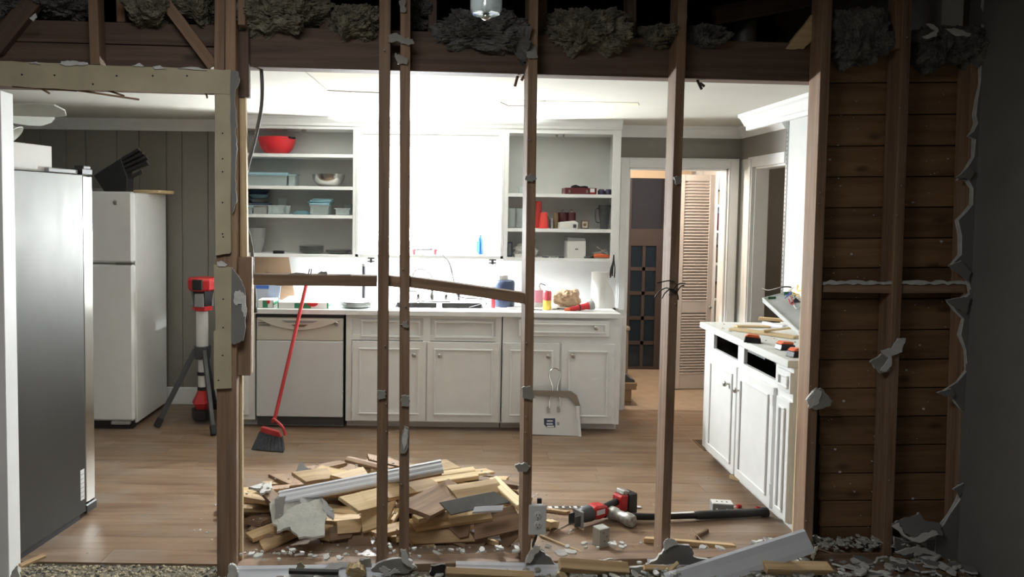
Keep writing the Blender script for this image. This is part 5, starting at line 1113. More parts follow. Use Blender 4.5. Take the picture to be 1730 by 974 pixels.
# ---- on the side worktop
def side_at(u, v, dz=0.): return G(u, v, ZS+dz)
def bat(u, v, label, r):
    a_ = side_at(u, v); t = thing('battery_pack', label, 'battery', (a_.x, a_.y, ZS+e), (0, 0, r)); t.scale = (.72, .72, .72); B().prism([(-.06, 0), (.06, 0), (.055, .035), (-.05, .04)], -.038, .038, 'y').build('case', 'black', t, bevel=.004); B().prism([(-.055, .041), (.05, .036), (.045, .055), (-.03, .06)], -.032, .032, 'y').build('red_top', 'orange', t, bevel=.004)
bat(1271, 578, 'red topped black battery in the middle of the side worktop', -.4); bat(1326, 590, 'red topped black battery nearer the right stud', .2); bat(1346, 602, 'red battery half hidden by the right stud on the side worktop', .3)
for i, (p0, p1, w_, t_, dz, mt) in enumerate((((1236, 557), (1345, 572), .07, .014, .0, 'pine'), ((1243, 552), (1300, 553), .05, .01, 0., 'pine'), ((1282, 540), (1345, 545), .04, .018, .02, 'tan'), ((1289, 561), (1342, 555), .016, .012, .016, 'pine'), ((1290, 548), (1325, 555), .03, .02, .0, 'pvc'))):
    A_, C_ = side_at(*p0, dz), side_at(*p1, dz); A_.z = C_.z = ZS+dz+e; o = beam('wood_strip', A_, C_, w_, t_, mt, nrm=V((0, 0, 1)))
    tag(o, ['longest flat pale wood strip across the side worktop', 'short pale wood strip at the far corner of the side worktop', 'raised tan stick under the torn out light fixture', 'thin pale lath lying across the long strip, side worktop', 'white strip behind the pale wood on the side worktop'][i], 'wood scrap')
t = thing('light_fixture', 'torn out white light fixture tray with loose wires leaning over the side worktop', 'light fixture')
cs = [P(1289, 504, 4.15), P(1337, 492, 4.25), P(1372, 515, 3.95), P(1351, 561, 3.80)]
nn = (cs[1]-cs[0]).cross(cs[3]-cs[0]).normalized(); nn = nn if nn.y > 0 else -nn
b = B(); b.hexa([*cs, *[p+nn*.02 for p in cs]]); tr = b.build('tray', 'galvw', t)
b = B()
for i in range(4): p, q_ = cs[i], cs[(i+1) % 4]; b.tube([p, q_], .006, 6)
b.build('edge_lip', 'applw', t)
def on_tray(a, c, h=-.006): return cs[0].lerp(cs[1], a).lerp(cs[3].lerp(cs[2], a), c)+nn*h
for a, c in ((.18, .1), (.75, .12)):
    p = on_tray(a, c); B().box(-.022, .022, -.006, .006, -.014, .014).build('lamp_socket', 'green2', t, loc=p)
p = on_tray(.65, .55); o = B().box(-.03, .03, -.015, .015, -.022, .022).build('ballast', 'dgrey', t, loc=p, rot=(0, .7, 0))
rw = random.Random(9)
for i in range(7):
    a, c = rw.uniform(.4, .8), rw.uniform(.35, .7)
    B().tube(spline([on_tray(a+rw.uniform(-.2, .2), c+rw.uniform(-.2, .25), -.01-.03*rw.random()) for _ in range(4)]), .0025, 5).build('wire', ['red', 'lw', 'bookblue', 'black', 'red', 'yellow', 'lw'][i], t)
# ---- hanging conduit and glass lamp
pth = [(433, 40, .17), (437, 75, .15), (441, 110, .15), (443, 150, .15), (441, 185, .15), (434, 220, .15), (424, 260, .15), (414, 300, .15), (411, 340, .15), (414, 375, .15), (421, 400, .15), (426, 430, .15), (427, 465, .16), (430, 500, .16), (430, 520, .16)]
pp = spline([W(*q_) for q_ in pth], 10)
t = thing('flexible_conduit', 'grey flexible metal conduit hanging down beside the left post', 'conduit', pp[0])
rel = [p-pp[0] for p in pp]; R_ = .0085
fine = []
for i in range(len(rel)-1):
    for k in range(3): fine.append(rel[i].lerp(rel[i+1], k/3))
B().tube(fine, R_, 10, rr=[R_*(1.0 if k % 2 else .86) for k in range(len(fine))]).build('armour', 'conduit', t)
B().tube([rel[-1], rel[-1]+V((.002, 0, -.02))], .011, 8).build('end_sleeve', 'darkmetal', t)
gc = P(822, -30, 2.3)
t = thing('pendant_lamp', 'clear glass pendant lamp shade dipping in at the top edge', 'lamp', gc)
h_ = gc.z-P(822, 24, 2.3).z
B().lathe([(.028, .02), (.046, 0), (.046, -h_+.02), (.04, -h_+.006), (.014, -h_+.004), (.014, -h_+.001), (.042, -h_), (.049, -h_+.015), (.049, .002), (.030, .023)], (0, 0, 0), 32).build('glass_shade', 'glass', t)
B().lathe([(0, .3), (.012, .3), (.012, -h_+.04), (.018, -h_+.02), (.009, -h_-.004), (.016, -h_-.010), (.010, -h_-.016), (0, -h_-.018)], (0, 0, 0), 20).build('stem', 'chrome', t)
# ---- outlet dangling at the stud
oc = W(908, 877.5, -.05); oz = s_(26, oc.y); ow = s_(15.5, oc.y)
t = thing('electrical_outlet', 'white duplex outlet with cover plate hanging loose beside the stud', 'outlet', oc, (0, 0, math.atan(KW)))
B().box(-ow, ow, -.004, .003, -oz, oz).build('cover_plate', 'cbox2', t, bevel=.003)
B().box(-ow*.75, ow*.75, .003, .045, -oz*.8, oz*.8).build('device_box', 'grey', t)
for s in (-1, 1):
    c = B().lathe([(.0165, 0), (.0165, .0025), (.015, .0035), (0, .0035)], (0, -.004, s*.0205), 20, axis=(0, -1, 0)).build('socket', 'cbox', t)
    for dx, h2 in ((-.0065, .0045), (.0065, .0035)): B().box(dx-.0011, dx+.0011, -.0085, -.0074, s*.0205+.003-h2, s*.0205+.003+h2).build('slot', 'black', c)
    B().lathe([(.0025, 0), (.0025, .0008), (0, .0008)], (0, -.0076, s*.0205-.0085), 10, axis=(0, -1, 0)).build('ground_hole', 'black', c)
B().lathe([(.003, 0), (.002, .001), (0, .001)], (0, -.004, 0), 10, axis=(0, -1, 0)).build('screw', 'nickel', t)
B().tube(spline([(.002, .02, -oz), (.0, .03, -oz-.03), (-.01, .03, -oz-.06), (.01, .04, -oz-.10)]), .006, 8).build('cable', 'dgrey', t)
# wire twisted round the doorway stud
c = W(1136, 488, -.01)
t = thing('twisted_wire', 'dark stiff wire twisted round the middle of the doorway stud', 'wire', c)
for k, ps in enumerate(([(-30, 14), (-22, 4), (-10, -2), (0, 2), (10, -8), (22, -10)], [(-18, 16), (-12, 6), (-2, 0), (8, 8), (10, 18)], [(-26, -10), (-8, -14), (4, -12)], [(-6, 10), (0, 4), (6, 6), (14, -4), (20, -6)])):
    B().tube(spline([W(1136+a_, 488+c_, -.012)-c for a_, c_ in ps]), .0026, 6).build('strand', 'black', t)
# ================================================================== DEMOLITION DEBRIS
# every board is laid onto a height field, so it rests on what lies under it
GX0, GX1, GY0, GY1, GS = -1.5, 2.4, 2.9, 4.9, .02
NX, NY = int((GX1-GX0)/GS), int((GY1-GY0)/GS)
HF = [[0.0]*NX for _ in range(NY)]
def hf(x, y):
    i, j = int((x-GX0)/GS), int((y-GY0)/GS)
    return HF[j][i] if 0 <= i < NX and 0 <= j < NY else 0.
def ray_pile(u, v, lift=.0):
    d = ray(u, v); t = 2.6/d.y
    for _ in range(400):
        p = CO+d*t
        if p.z <= hf(p.x, p.y)+lift: return p
        t += .008/d.y
    return G(u, v)
def settle(cx, cy, yaw, L, w, t, maxb=.5, flat=False):
    dx, dy = math.cos(yaw), math.sin(yaw); n = max(5, int(L/.03)); pts = []
    for i in range(n+1):
        s = -L/2+L*i/n
        pts.append((s, max(hf(cx+dx*s-dy*k*w/2, cy+dy*s+dx*k*w/2) for k in (-.9, 0, .9))))
    ms = sum(q[0] for q in pts)/len(pts); mh = sum(q[1] for q in pts)/len(pts)
    sl = sum((q[0]-ms)*(q[1]-mh) for q in pts)/sum((q[0]-ms)**2 for q in pts)
    sl = max(-maxb, min(maxb, sl)); rs = sorted(q[1]-sl*q[0] for q in pts); a = rs[int(len(rs)*.72)]
    for i in range(int(L/GS*1.6)+1):
        s = -L/2+L*i/(int(L/GS*1.6) or 1)
        k = -w/2
        while k <= w/2:
            x, y = cx+dx*s-dy*k, cy+dy*s+dx*k; ii, jj = int((x-GX0)/GS), int((y-GY0)/GS)
            if 0 <= ii < NX and 0 <= jj < NY: HF[jj][ii] = max(HF[jj][ii], a+sl*s+t)
            k += GS*.6
    return a+.0008, math.atan(sl)
def board_mesh(L, w, t, rnd, kind='plain'):
    b = B(); j = lambda k: rnd.uniform(-k, k)
    e0, e1 = j(w*.35), j(w*.35); e2, e3 = j(w*.25), j(w*.25)
    if kind == 'groove':                      # tongue and groove board
        pr = [(-w/2, 0), (w/2, 0), (w/2, t*.35), (w/2+.006, t*.4), (w/2+.006, t*.6), (w/2, t*.65), (w/2-.004, t), (.004, t), (0, t-.003), (-.004, t), (-w/2+.004, t), (-w/2, t*.65)]
    elif kind == 'split': pr = [(-w/2, 0), (w/2*rnd.uniform(.5, 1), 0), (w/2, t*.6), (w*.1, t), (-w/2*.8, t*.8)]
    else: pr = [(-w/2, 0), (w/2, 0), (w/2, t), (-w/2, t)]
    n = len(pr); vs = []; segs = [(-L/2, e0, e2), (0, 0, 0), (L/2, e1, e3)]
    bow = j(.004)
    for x, sk, sk2 in segs:
        for y, z in pr: vs.append((x+(sk*y/w*2+sk2*(1 if y > 0 else -.4)*.4 if x else 0), y, z+(bow if x == 0 else 0)))
    fs = [tuple(range(n-1, -1, -1)), tuple(2*n+k for k in range(n))]
    for s in range(2):
        for k in range(n): fs.append((s*n+k, s*n+(k+1) % n, (s+1)*n+(k+1) % n, (s+1)*n+k))
    b.add(vs, fs); return b
LAB = {'tan': 'loose tan board scrap in the demolition pile', 'brownb': 'loose brown board scrap in the demolition pile', 'pine': 'loose pale raw wood scrap in the demolition pile'}
def lay(cx, cy, yaw, L, w, t, mt, rnd, kind='plain', label=None, cat='wood scrap', roll=0., name='board_scrap', maxb=.28):
    z, tl = settle(cx, cy, yaw, L, w, t, maxb)
    o = board_mesh(L, w, t, rnd, kind).build(name, mt, None, bevel=.0012)
    o.rotation_mode = 'QUATERNION'
    o.rotation_quaternion = (Matrix.Rotation(yaw, 3, 'Z') @ Matrix.Rotation(-tl, 3, 'Y')).to_quaternion()
    o.location = (cx, cy, z)
    if not label:
        zx = 'left' if cx < PCX-.28 else 'right' if cx > PCX+.25 else 'middle'; zy = 'back' if cy > PCY+.12 else 'front' if cy < PCY-.12 else 'core'
        sz = 'long' if L > .32 else 'short' if L < .2 else 'mid length'; wd = 'narrow' if w < .065 else 'wide' if w > .085 else ''
        label = ' '.join((sz+' '+wd+' '+{'tan': 'tan', 'brownb': 'brown', 'pine': 'pale'}[mt]+' '+{'plain': 'square edged', 'groove': 'grooved', 'split': 'split'}[kind]+' board scrap in the '+zx+' '+zy+' of the demolition pile').split())
        return tag(o, label, cat, label.replace('scrap', 'scraps', 1))
    return tag(o, label, cat)
rp = random.Random(17)
PCX, PCY, PRX, PRY, PH = -.27, 3.74, .80, .58, .20
def mound(x, y):
    r2 = ((x-PCX)/PRX)**2+((y-PCY)/PRY)**2
    return PH*max(0, 1-r2)**.8
cnt = 0; tries = 0
while cnt < 105 and tries < 3000:
    tries += 1
    a = rp.uniform(0, 6.283); r = math.sqrt(rp.random())*.95
    x, y = PCX+PRX*r*math.cos(a), PCY+PRY*r*math.sin(a)
    L = rp.uniform(.14, .46)*(1.2-.5*r); w = rp.uniform(.05, .10); t = rp.choice([.012, .018, .02, .02, .024])
    if y < 3.36 or hf(x, y) > mound(x, y)-.025: continue
    yaw = rp.gauss(.15, .8); hx, hy = abs(math.cos(yaw))*L/2, abs(math.sin(yaw))*L/2
    if y-hy-w/2 < YW+KW*x+.13: continue
    lay(x, y, yaw, L, w, t, rp.choice(['tan', 'tan', 'tan', 'brownb', 'brownb', 'pine']), rp, rp.choice(['plain', 'plain', 'groove', 'split'])); cnt += 1
def pile_at(u, v):
    """a point on the pile's surface: its flat top, then its front slope"""
    if v <= 860: return G(u, v, .185+.03*(v-770)/90.)
    y = 3.36-.03*(v-860)/90.; p = P(u, v, y); p.y = max(p.y, YW+KW*p.x+.13); return P(u, v, p.y)
def hero(p0, p1, wpx, t, mt, label, kind='plain', cat='wood scrap', name='board_scrap', maxb=.28):
    A, C = pile_at(*p0), pile_at(*p1); m = (A+C)/2; L = max(.06, (C-A).length); w = s_(wpx, m.y)*1.05
    k = min(1, max(0, ((p0[1]+p1[1])/2-800)/110.)); up = V((rp.uniform(-.12, .12), -.30-.55*k, .9-.3*k)).normalized()
    o = board_mesh(L, w, t, rp, kind).build(name, mt, None, bevel=.0012)
    x = (C-A).normalized(); z = (up-x*up.dot(x)).normalized(); y = z.cross(x)
    mm = Matrix((x, y, z)).transposed().to_4x4(); mm.translation = m-z*t; o.matrix_basis = mm
    return tag(o, label, cat)
# boards one can pick out in the photograph
hero((535, 790), (582, 800), 20, .02, 'pine', 'short pale board with a broken tip at the pile\'s upper left')
hero((505, 805), (560, 798), 30, .02, 'tan', 'small tan block board with a bent nail at the upper left of the pile')
hero((575, 806), (618, 795), 30, .02, 'tan', 'tan board stub right of the block with the bent nail')
hero((585, 772), (660, 790), 14, .016, 'brownb', 'thin brown board jutting out at the very back of the pile', 'split')
hero((700, 792), (766, 782), 26, .02, 'tan', 'wide tan board end standing out at the back right of the stud pair')
hero((690, 812), (805, 795), 28, .02, 'pine', 'long pale board behind the white moulding, right of the stud pair', 'groove')
hero((645, 830), (735, 812), 34, .02, 'tan', 'tan board just under the right half of the white moulding')
hero((590, 850), (640, 838), 36, .02, 'pine', 'thick pale board end left of the first stud')
hero((610, 880), (660, 865), 36, .02, 'pine', 'pale board end beneath the thick one, left of the first stud')
hero((700, 860), (778, 820), 46, .022, 'brownb', 'broad brown board in the middle of the pile', 'plain')
hero((765, 830), (845, 818), 34, .018, 'tan', 'split tan board behind the dark grey slab', 'split')
hero((832, 805), (880, 850), 17, .022, 'pine', 'long pale tongue and groove board sloping down at the right of the pile', 'groove')
hero((752, 858), (850, 838), 26, .008, 'greyslab', 'dark grey flat slab lying on the right of the pile', cat='slab', name='grey_slab')
hero((800, 860), (850, 857), 9, .016, 'pvc', 'short white trim piece beside the dark grey slab', cat='trim scrap', name='trim_scrap')
hero((695, 886), (830, 866), 20, .024, 'tan', 'long tan splintered board across the front right of the pile', 'split')
hero((720, 862), (752, 862), 28, .012, 'tan', 'torn fibrous tan piece in front of the broad brown board', 'split')
hero((760, 892), (795, 884), 36, .028, 'brownb', 'squarish brown block on the front right of the pile')
hero((690, 905), (795, 900), 26, .018, 'tan', 'tan board lying level at the front right of the stud pair')
hero((800, 890), (878, 872), 40, .016, 'brownb', 'broad dark brown board at the right foot of the pile')
hero((800, 893), (845, 908), 9, .012, 'pvc', 'curved white strip at the right foot of the pile', cat='trim scrap', name='trim_scrap')
hero((835, 930), (875, 890), 22, .02, 'brownb', 'dark board standing out toward the outlet stud')
hero((865, 915), (880, 900), 9, .012, 'pine', 'small pale stick beside the outlet stud foot')
hero((690, 915), (730, 908), 28, .018, 'tan', 'tan board end low down right of the stud pair')
hero((755, 920), (820, 918), 40, .016, 'brownb', 'broad brown board at the front of the pile')
hero((700, 942), (765, 932), 24, .016, 'brownb', 'brown board nearest the bottom plate, right of the stud pair')
hero((590, 905), (625, 905), 34, .05, 'brownb', 'square brown block low down left of the first stud')
hero((545, 930), (590, 922), 14, .02, 'pine', 'pale split stick at the front left of the pile', 'split')
hero((570, 890), (612, 886), 22, .018, 'tan', 'tan board end above the square brown block')
hero((555, 902), (598, 895), 22, .02, 'brownb', 'brown board left of the square block')
hero((480, 940), (545, 935), 22, .02, 'brownb', 'dark board at the front left foot of the pile')
hero((498, 955), (535, 948), 14, .016, 'tan', 'pale stick across the front left foot of the pile')
hero((412, 940), (440, 918), 38, .02, 'tan', 'tan board end beside the left post at floor level')
hero((440, 905), (462, 910), 16, .02, 'brownb', 'small reddish brown splinter block at the pile\'s left foot', 'split')
hero((455, 930), (475, 950), 26, .01, 'greyslab', 'dark grey angular shard at the left foot of the pile', cat='slab', name='grey_slab')
# white moulding lying on top of the pile
A, C = P(472, 846, 3.47), P(747, 792, 3.60)
d = C-A; L = d.length
pr = [(-.036, 0), (.036, 0), (.036, .010), (.026, .014), (.020, .010), (.004, .016), (-.012, .014), (-.02, .022), (-.03, .022), (-.036, .014)]
o = B().prism(pr, 0, L, 'x').build('moulding_strip', 'pvc'); m = frame(A+V((0, 0, .012)), C+V((0, 0, .012)), V((.05, -.62, .78))); o.matrix_basis = m; tag(o, 'long white profiled moulding lying across the top of the pile', 'moulding')
ob = B().box(0, L-.01, -.036, .036, -.016, -.001).build('wood_back', 'brownb', o)
# broken drywall on the left of the pile
def slab(pix, z, label, mt=('gyp', 'dry'), t=.012, tilt=(0, 0), name='drywall_piece', amp=.006):
    rr = random.Random(int(pix[0][0]*3+pix[0][1])); pts = [G(u, v, z) for u, v in pix]; c = sum(pts, V())/len(pts)
    loc = ragged([(p.x-c.x, p.y-c.y) for p in pts], rr, amp, 4)
    rad = max(math.hypot(*q) for q in loc); c.y = max(c.y, YW+KW*c.x+.13+max(-q[1] for q in loc))
    hmax = max(hf(c.x+q[0]*.6, c.y+q[1]*.6) for q in loc+[(0, 0)])
    o = B().prism(loc, t, 0, 'z', 0, 1).build(name, list(mt), None, loc=(c.x, c.y, max(z, hmax)+.001), rot=(-tilt[0]*.8, tilt[1], 0)); tag(o, label, 'drywall scrap')
    for q in loc+[(0, 0)]:
        ii, jj = int((c.x+q[0]*.7-GX0)/GS), int((c.y+q[1]*.7-GY0)/GS)
        if 0 <= ii < NX and 0 <= jj < NY: HF[jj][ii] = max(HF[jj][ii], o.location.z+t)
    return o
slab([(455, 866), (470, 858), (520, 862), (532, 872), (528, 884), (500, 888), (462, 884)], .10, 'large pale drywall sheet fragment on the left of the pile', ('gyp', 'paper2'), tilt=(-.5, .1))
slab([(500, 893), (545, 887), (552, 905), (548, 924), (505, 926), (490, 915), (468, 920), (470, 908)], .05, 'big pale grey drywall fragment at the front left of the pile', ('gyp', 'paper2'), tilt=(-.45, 0))
slab([(462, 882), (480, 878), (478, 905), (466, 900)], .05, 'grey drywall fragment with white torn edge, left slope of the pile', tilt=(-.7, .2))
slab([(505, 858), (540, 852), (558, 864), (540, 876), (512, 872)], .12, 'dark grey drywall fragment just below the white moulding', tilt=(-.3, .2))
slab([(538, 868), (560, 874), (565, 884), (548, 880)], .11, 'narrow grey drywall shard pointing down the pile', tilt=(-.4, .3))
slab([(497, 812), (512, 802), (528, 812), (520, 822), (500, 822)], .05, 'grey drywall shard at the left back edge of the pile', tilt=(-.6, -.2))
slab([(436, 862), (456, 850), (462, 860), (446, 868)], .03, 'white gypsum chunk at the leftmost back tip of the pile', ('gyp', 'gyp'), tilt=(-.3, .2))
slab([(430, 872), (452, 866), (458, 876), (440, 880)], .02, 'white gypsum chunk lying just in front of the leftmost tip', ('gyp', 'gyp'), tilt=(-.2, 0))
slab([(420, 882), (445, 874), (440, 884)], .005, 'thin white paper shard at the left floor edge of the pile', ('gyp', 'gyp'))
# loose floor pieces right of the pile
def floor_stick(p0, p1, wpx, t, mt, label, kind='plain', z=0.):
    A, C = G(*p0, z), G(*p1, z); m = (A+C)/2; d = C-A
    return lay(m.x, m.y, math.atan2(d.y, d.x), d.length, s_(wpx, m.y), t, mt, rp, kind, label, maxb=.3)
floor_stick((915, 862), (960, 868), 8, .014, 'tan', 'thin tan stick on the floor just behind the outlet plate')
floor_stick((922, 900), (938, 890), 14, .03, 'pine', 'wedge of pale wood on the floor right of the outlet')
floor_stick((912, 906), (1012, 945), 4, .012, 'pine', 'long thin pale lath slanting across the floor below the saw', 'split')
floor_stick((962, 882), (986, 896), 4, .006, 'pine', 'small pale splinter in front of the saw blade')
floor_stick((1089, 915), (1240, 927), 9, .022, 'tan', 'long tan stick on the floor behind the doorway stud')
floor_stick((1175, 910), (1195, 898), 6, .02, 'brownb', 'short dark stub upright on the floor right of the doorway stud', 'split')
floor_stick((1068, 921), (1103, 940), 2, .003, 'brownb', 'hair thin brown splinter left of the doorway stud foot')
floor_stick((1168, 902), (1205, 938), 2.2, .004, 'brownb', 'thin brown sliver crossing the tan stick')
floor_stick((1216, 935), (1230, 938), 4, .006, 'tan', 'tiny tan stick near the fallen white casing')
a = G(1028, 948, .0); t = B(); t.box(-.03, .03, -.026, .026, 0, .088)
o = t.build('standing_block', 'paper2', None, loc=(a.x, 3.36, .0), rot=(0, 0, .5), bevel=.002); tag(o, 'short grey timber block standing upright on the floor', 'wood block')
for dx, dz in ((.0, .03), (.012, .05), (-.008, .07)): B().cyl((dx, -.0262, dz), (dx, -.027, dz), .003, n=8).build('nail_hole', 'black', o)
a = G(1296, 922); o = B().box(-.012, .012, -.01, .01, 0, .02).lathe([(0, 0), (.008, 0), (.008, .02), (0, .02)], (0, 0, .02), 8).build('plastic_stub', 'black', None, loc=(a.x, a.y, 0)); tag(o, 'tiny black plastic stub on the floor by the right stud', 'cap')
# along the bottom plate (near room side)
def lying(name, p0, p1, off0, off1, w, t, mt, label, cat, nrm=V((0, 0, 1)), prof=None):
    A, C = W(*p0, off0), W(*p1, off1)
    if prof: o = B().prism(prof, 0, (C-A).length, 'x').build(name, mt); o.matrix_basis = frame(A, C, nrm)
    else: o = beam(name, A, C, w, t, mt, nrm=nrm)
    return tag(o, label, cat)
bp = [(-.035, 0), (.035, 0), (.035, .006), (.02, .012), (.012, .010), (0, .014), (-.03, .014), (-.035, .01)]
lying('baseboard_strip', (392, 971), (660, 966), -.02, -.01, .08, .015, 'pvc', 'grey white baseboard strip along the bottom left of the opening', 'moulding', V((0, -.75, .66)), bp)
lying('baseboard_strip', (770, 962), (948, 966), -.02, -.03, .08, .015, 'pvc', 'grey white baseboard strip below the outlet stud', 'moulding', V((0, -.75, .66)), bp)
lying('baseboard_strip', (1095, 958), (1275, 962), -.012, -.012, .05, .014, 'pvc', 'narrow grey white strip below the doorway stud', 'moulding', V((0, -.8, .6)), bp)
cp_ = [(-.05, 0), (.05, 0), (.052, .016), (.040, .022), (.012, .017), (-.03, .013), (-.05, .008)]
lying('door_casing', (1128, 990), (1366, 914), -.11, -.07, .1, .02, 'pvc', 'white door casing board fallen diagonally at bottom right', 'moulding', V((-.1, -.80, .6)), cp_)
lying('timber_offcut', (943, 957), (1058, 965), -.06, -.055, s_(20, 3.05), .04, 'tan', 'grey tan timber offcut lying on the bottom plate right of the outlet', 'wood scrap', V((0, -.6, .8)))
lying('timber_offcut', (752, 968), (900, 975), -.10, -.09, s_(12, 3.0), .03, 'tan', 'pale timber offcut at the bottom edge, right of the stud pair', 'wood scrap', V((0, -.6, .8)))
lying('timber_offcut', (1085, 962), (1140, 965), -.05, -.05, s_(9, 3.0), .03, 'tan', 'short pale timber end below the doorway stud', 'wood scrap', V((0, -.6, .8)))
lying('timber_offcut', (1117, 975), (1146, 950), -.07, -.06, s_(6, 3.0), .012, 'pine', 'thin pale stick slanting below the doorway stud', 'wood scrap', V((0, -.6, .8)))
lying('timber_offcut', (958, 985), (943, 965), -.09, -.07, s_(12, 3.0), .02, 'pine', 'pale board end poking up at the bottom edge below the outlet', 'wood scrap', V((0, -.6, .8)))
lying('timber_offcut', (1290, 962), (1400, 964), -.12, -.12, s_(22, 3.0), .03, 'tan', 'tan board lying at bottom right below the white casing', 'wood scrap', V((0, -.3, .95)))
lying('black_bar', (488, 967), (572, 969), -.05, -.05, s_(7, 3.0), .02, 'black', 'short black bar lying at the bottom edge under the pile', 'bar', V((0, -.4, .9)))
lying('wood_sliver', (34, 958), (76, 940), .06, .14, .03, .012, 'tan', 'pale wood sliver beside the foot of the stainless refrigerator', 'wood scrap')
def stand(pix, off, label, mats=('gyp', 'dry'), tilt=(.12, 0), amp=.004, cat='drywall scrap', name='drywall_remnant', t=.012):
    o = scrap(name, pix, None, off, amp=amp, t=t, mats=mats, tilt=tilt); return tag(o, label, cat)
stand([(1092, 954), (1110, 945), (1120, 930), (1134, 916), (1164, 920), (1172, 932), (1172, 940), (1195, 945), (1215, 956)], -.018, 'dark grey drywall remnant like a hill at the doorway stud foot')
stand([(1122, 914), (1128, 908), (1140, 910), (1146, 918), (1132, 924), (1124, 932)], -.035, 'white torn paper curl on top of the hill shaped drywall remnant', ('gyp', 'gyp'), t=.004)
stand([(888, 958), (890, 940), (900, 925), (912, 928), (926, 938), (940, 955), (930, 960)], -.02, 'dark grey drywall remnant at the foot of the outlet stud')
stand([(887, 954), (893, 935), (902, 922), (912, 920), (914, 928), (905, 935), (898, 950)], -.04, 'pale torn strip of drywall edging the outlet stud foot', ('gyp', 'gyp'), t=.005)
stand([(626, 962), (640, 950), (672, 942), (692, 944), (705, 960), (690, 968), (650, 970)], -.03, 'rumpled grey drywall remnant at the feet of the stud pair', ('gyp', 'paper'))
stand([(676, 928), (686, 926), (690, 945), (700, 955), (698, 962), (680, 950)], -.05, 'white torn drywall tongue against the right stud of the pair', ('gyp', 'gyp'), t=.006)
stand([(640, 960), (648, 956), (660, 962), (655, 968), (668, 960), (676, 966), (650, 974)], -.06, 'curled white paper strips before the stud pair', ('gyp', 'gyp'), t=.004)
stand([(540, 962), (560, 950), (590, 948), (606, 955), (585, 956), (566, 962)], -.02, 'white torn paper flap right of the black bar', ('gyp', 'gyp'), t=.004, tilt=(-.6, 0))
stand([(584, 968), (590, 958), (608, 958), (618, 968), (610, 976), (588, 976)], -.06, 'tan crumbly insulation board piece at the bottom edge', ('tanboard', 'tanboard'), t=.04)
stand([(500, 962), (503, 950), (510, 948), (515, 956), (513, 965)], -.02, 'small olive paper shard standing behind the black bar', ('greenpaper', 'greenpaper'), t=.004)
stand([(606, 958), (608, 945), (625, 942), (628, 960)], -.01, 'dark grey drywall square left of the first stud foot', ('paper', 'paper'))
stand([(1000, 960), (1010, 948), (1030, 944), (1052, 948), (1058, 958), (1030, 962), (1008, 970)], -.04, 'torn grey paper heap right of the timber offcut', ('gyp', 'paper'), tilt=(-.3, 0))
stand([(1058, 972), (1064, 958), (1088, 956), (1090, 976)], -.05, 'grey drywall stub at the bottom below the doorway stud', ('gyp', 'paper2'))
stand([(726, 972), (728, 955), (752, 952), (755, 975)], -.04, 'dark drywall stub right of the stud pair at the bottom edge', ('paper', 'black'))
stand([(384, 978), (386, 955), (392, 952), (400, 958), (402, 966), (395, 978)], -.05, 'white torn drywall chip at the foot of the left post', ('gyp', 'gyp'))
stand([(16, 985), (20, 965), (28, 955), (32, 953), (31, 965), (34, 985)], -.03, 'white torn chip at the foot of the left jamb', ('gyp', 'gyp'), t=.006)
stand([(1372, 940), (1376, 925), (1381, 920), (1379, 935), (1374, 948)], -.04, 'thin white torn strip beside the right stud foot', ('gyp', 'gyp'), t=.004)
# heap of torn drywall in the last bay
stand([(1507, 884), (1530, 876), (1556, 870), (1560, 866), (1566, 880), (1590, 882), (1588, 902), (1565, 900), (1540, 906), (1520, 896)], -.02, 'upper torn grey drywall slab in the heap of the last bay', tilt=(-.5, .05))
stand([(1508, 888), (1522, 884), (1528, 902), (1542, 908), (1560, 900), (1582, 896), (1586, 902), (1550, 915), (1530, 908)], -.05, 'white torn edge under the upper slab of the last bay heap', ('gyp', 'gyp'), t=.005, tilt=(-.3, 0))
stand([(1510, 905), (1530, 915), (1555, 912), (1585, 908), (1588, 950), (1540, 948), (1514, 930)], .0, 'middle dark drywall slab in the heap of the last bay')
stand([(1512, 932), (1530, 926), (1550, 922), (1580, 932), (1584, 940), (1560, 934), (1546, 940), (1545, 932), (1525, 938)], -.04, 'white curled strip across the middle of the last bay heap', ('gyp', 'gyp'), t=.005)
stand([(1504, 955), (1512, 940), (1525, 944), (1550, 950), (1590, 952), (1588, 972), (1530, 972)], -.06, 'lowest pale drywall slab in the heap of the last bay', ('gyp', 'gyp'), tilt=(-.5, 0))
stand([(1478, 952), (1484, 942), (1500, 940), (1512, 952), (1505, 960)], -.05, 'olive papered drywall piece at the foot of the dim middle stud', ('gyp', 'greenpaper'))
stand([(1408, 940), (1412, 926), (1430, 932), (1446, 944), (1420, 950)], .03, 'olive grey drywall piece low in the first boarded bay', ('gyp', 'greenpaper'))
stand([(1442, 948), (1458, 932), (1474, 924), (1476, 950)], .03, 'grey drywall piece left of the dim middle stud foot', ('gyp', 'paper'))
stand([(1428, 955), (1440, 952), (1470, 964), (1495, 970), (1480, 975), (1450, 968)], -.10, 'long white torn strip at the bottom below the first boarded bay', ('gyp', 'gyp'), t=.004, tilt=(-.8, 0))
stand([(1590, 955), (1625, 950), (1662, 968), (1650, 982), (1595, 980)], -.10, 'dark grey drywall flap at the bottom beside the right wall', tilt=(-.8, 0))
stand([(1520, 968), (1532, 958), (1548, 962), (1560, 975), (1535, 978)], -.11, 'white chipped strip in front of the last bay heap', ('gyp', 'gyp'), t=.004, tilt=(-.6, 0))
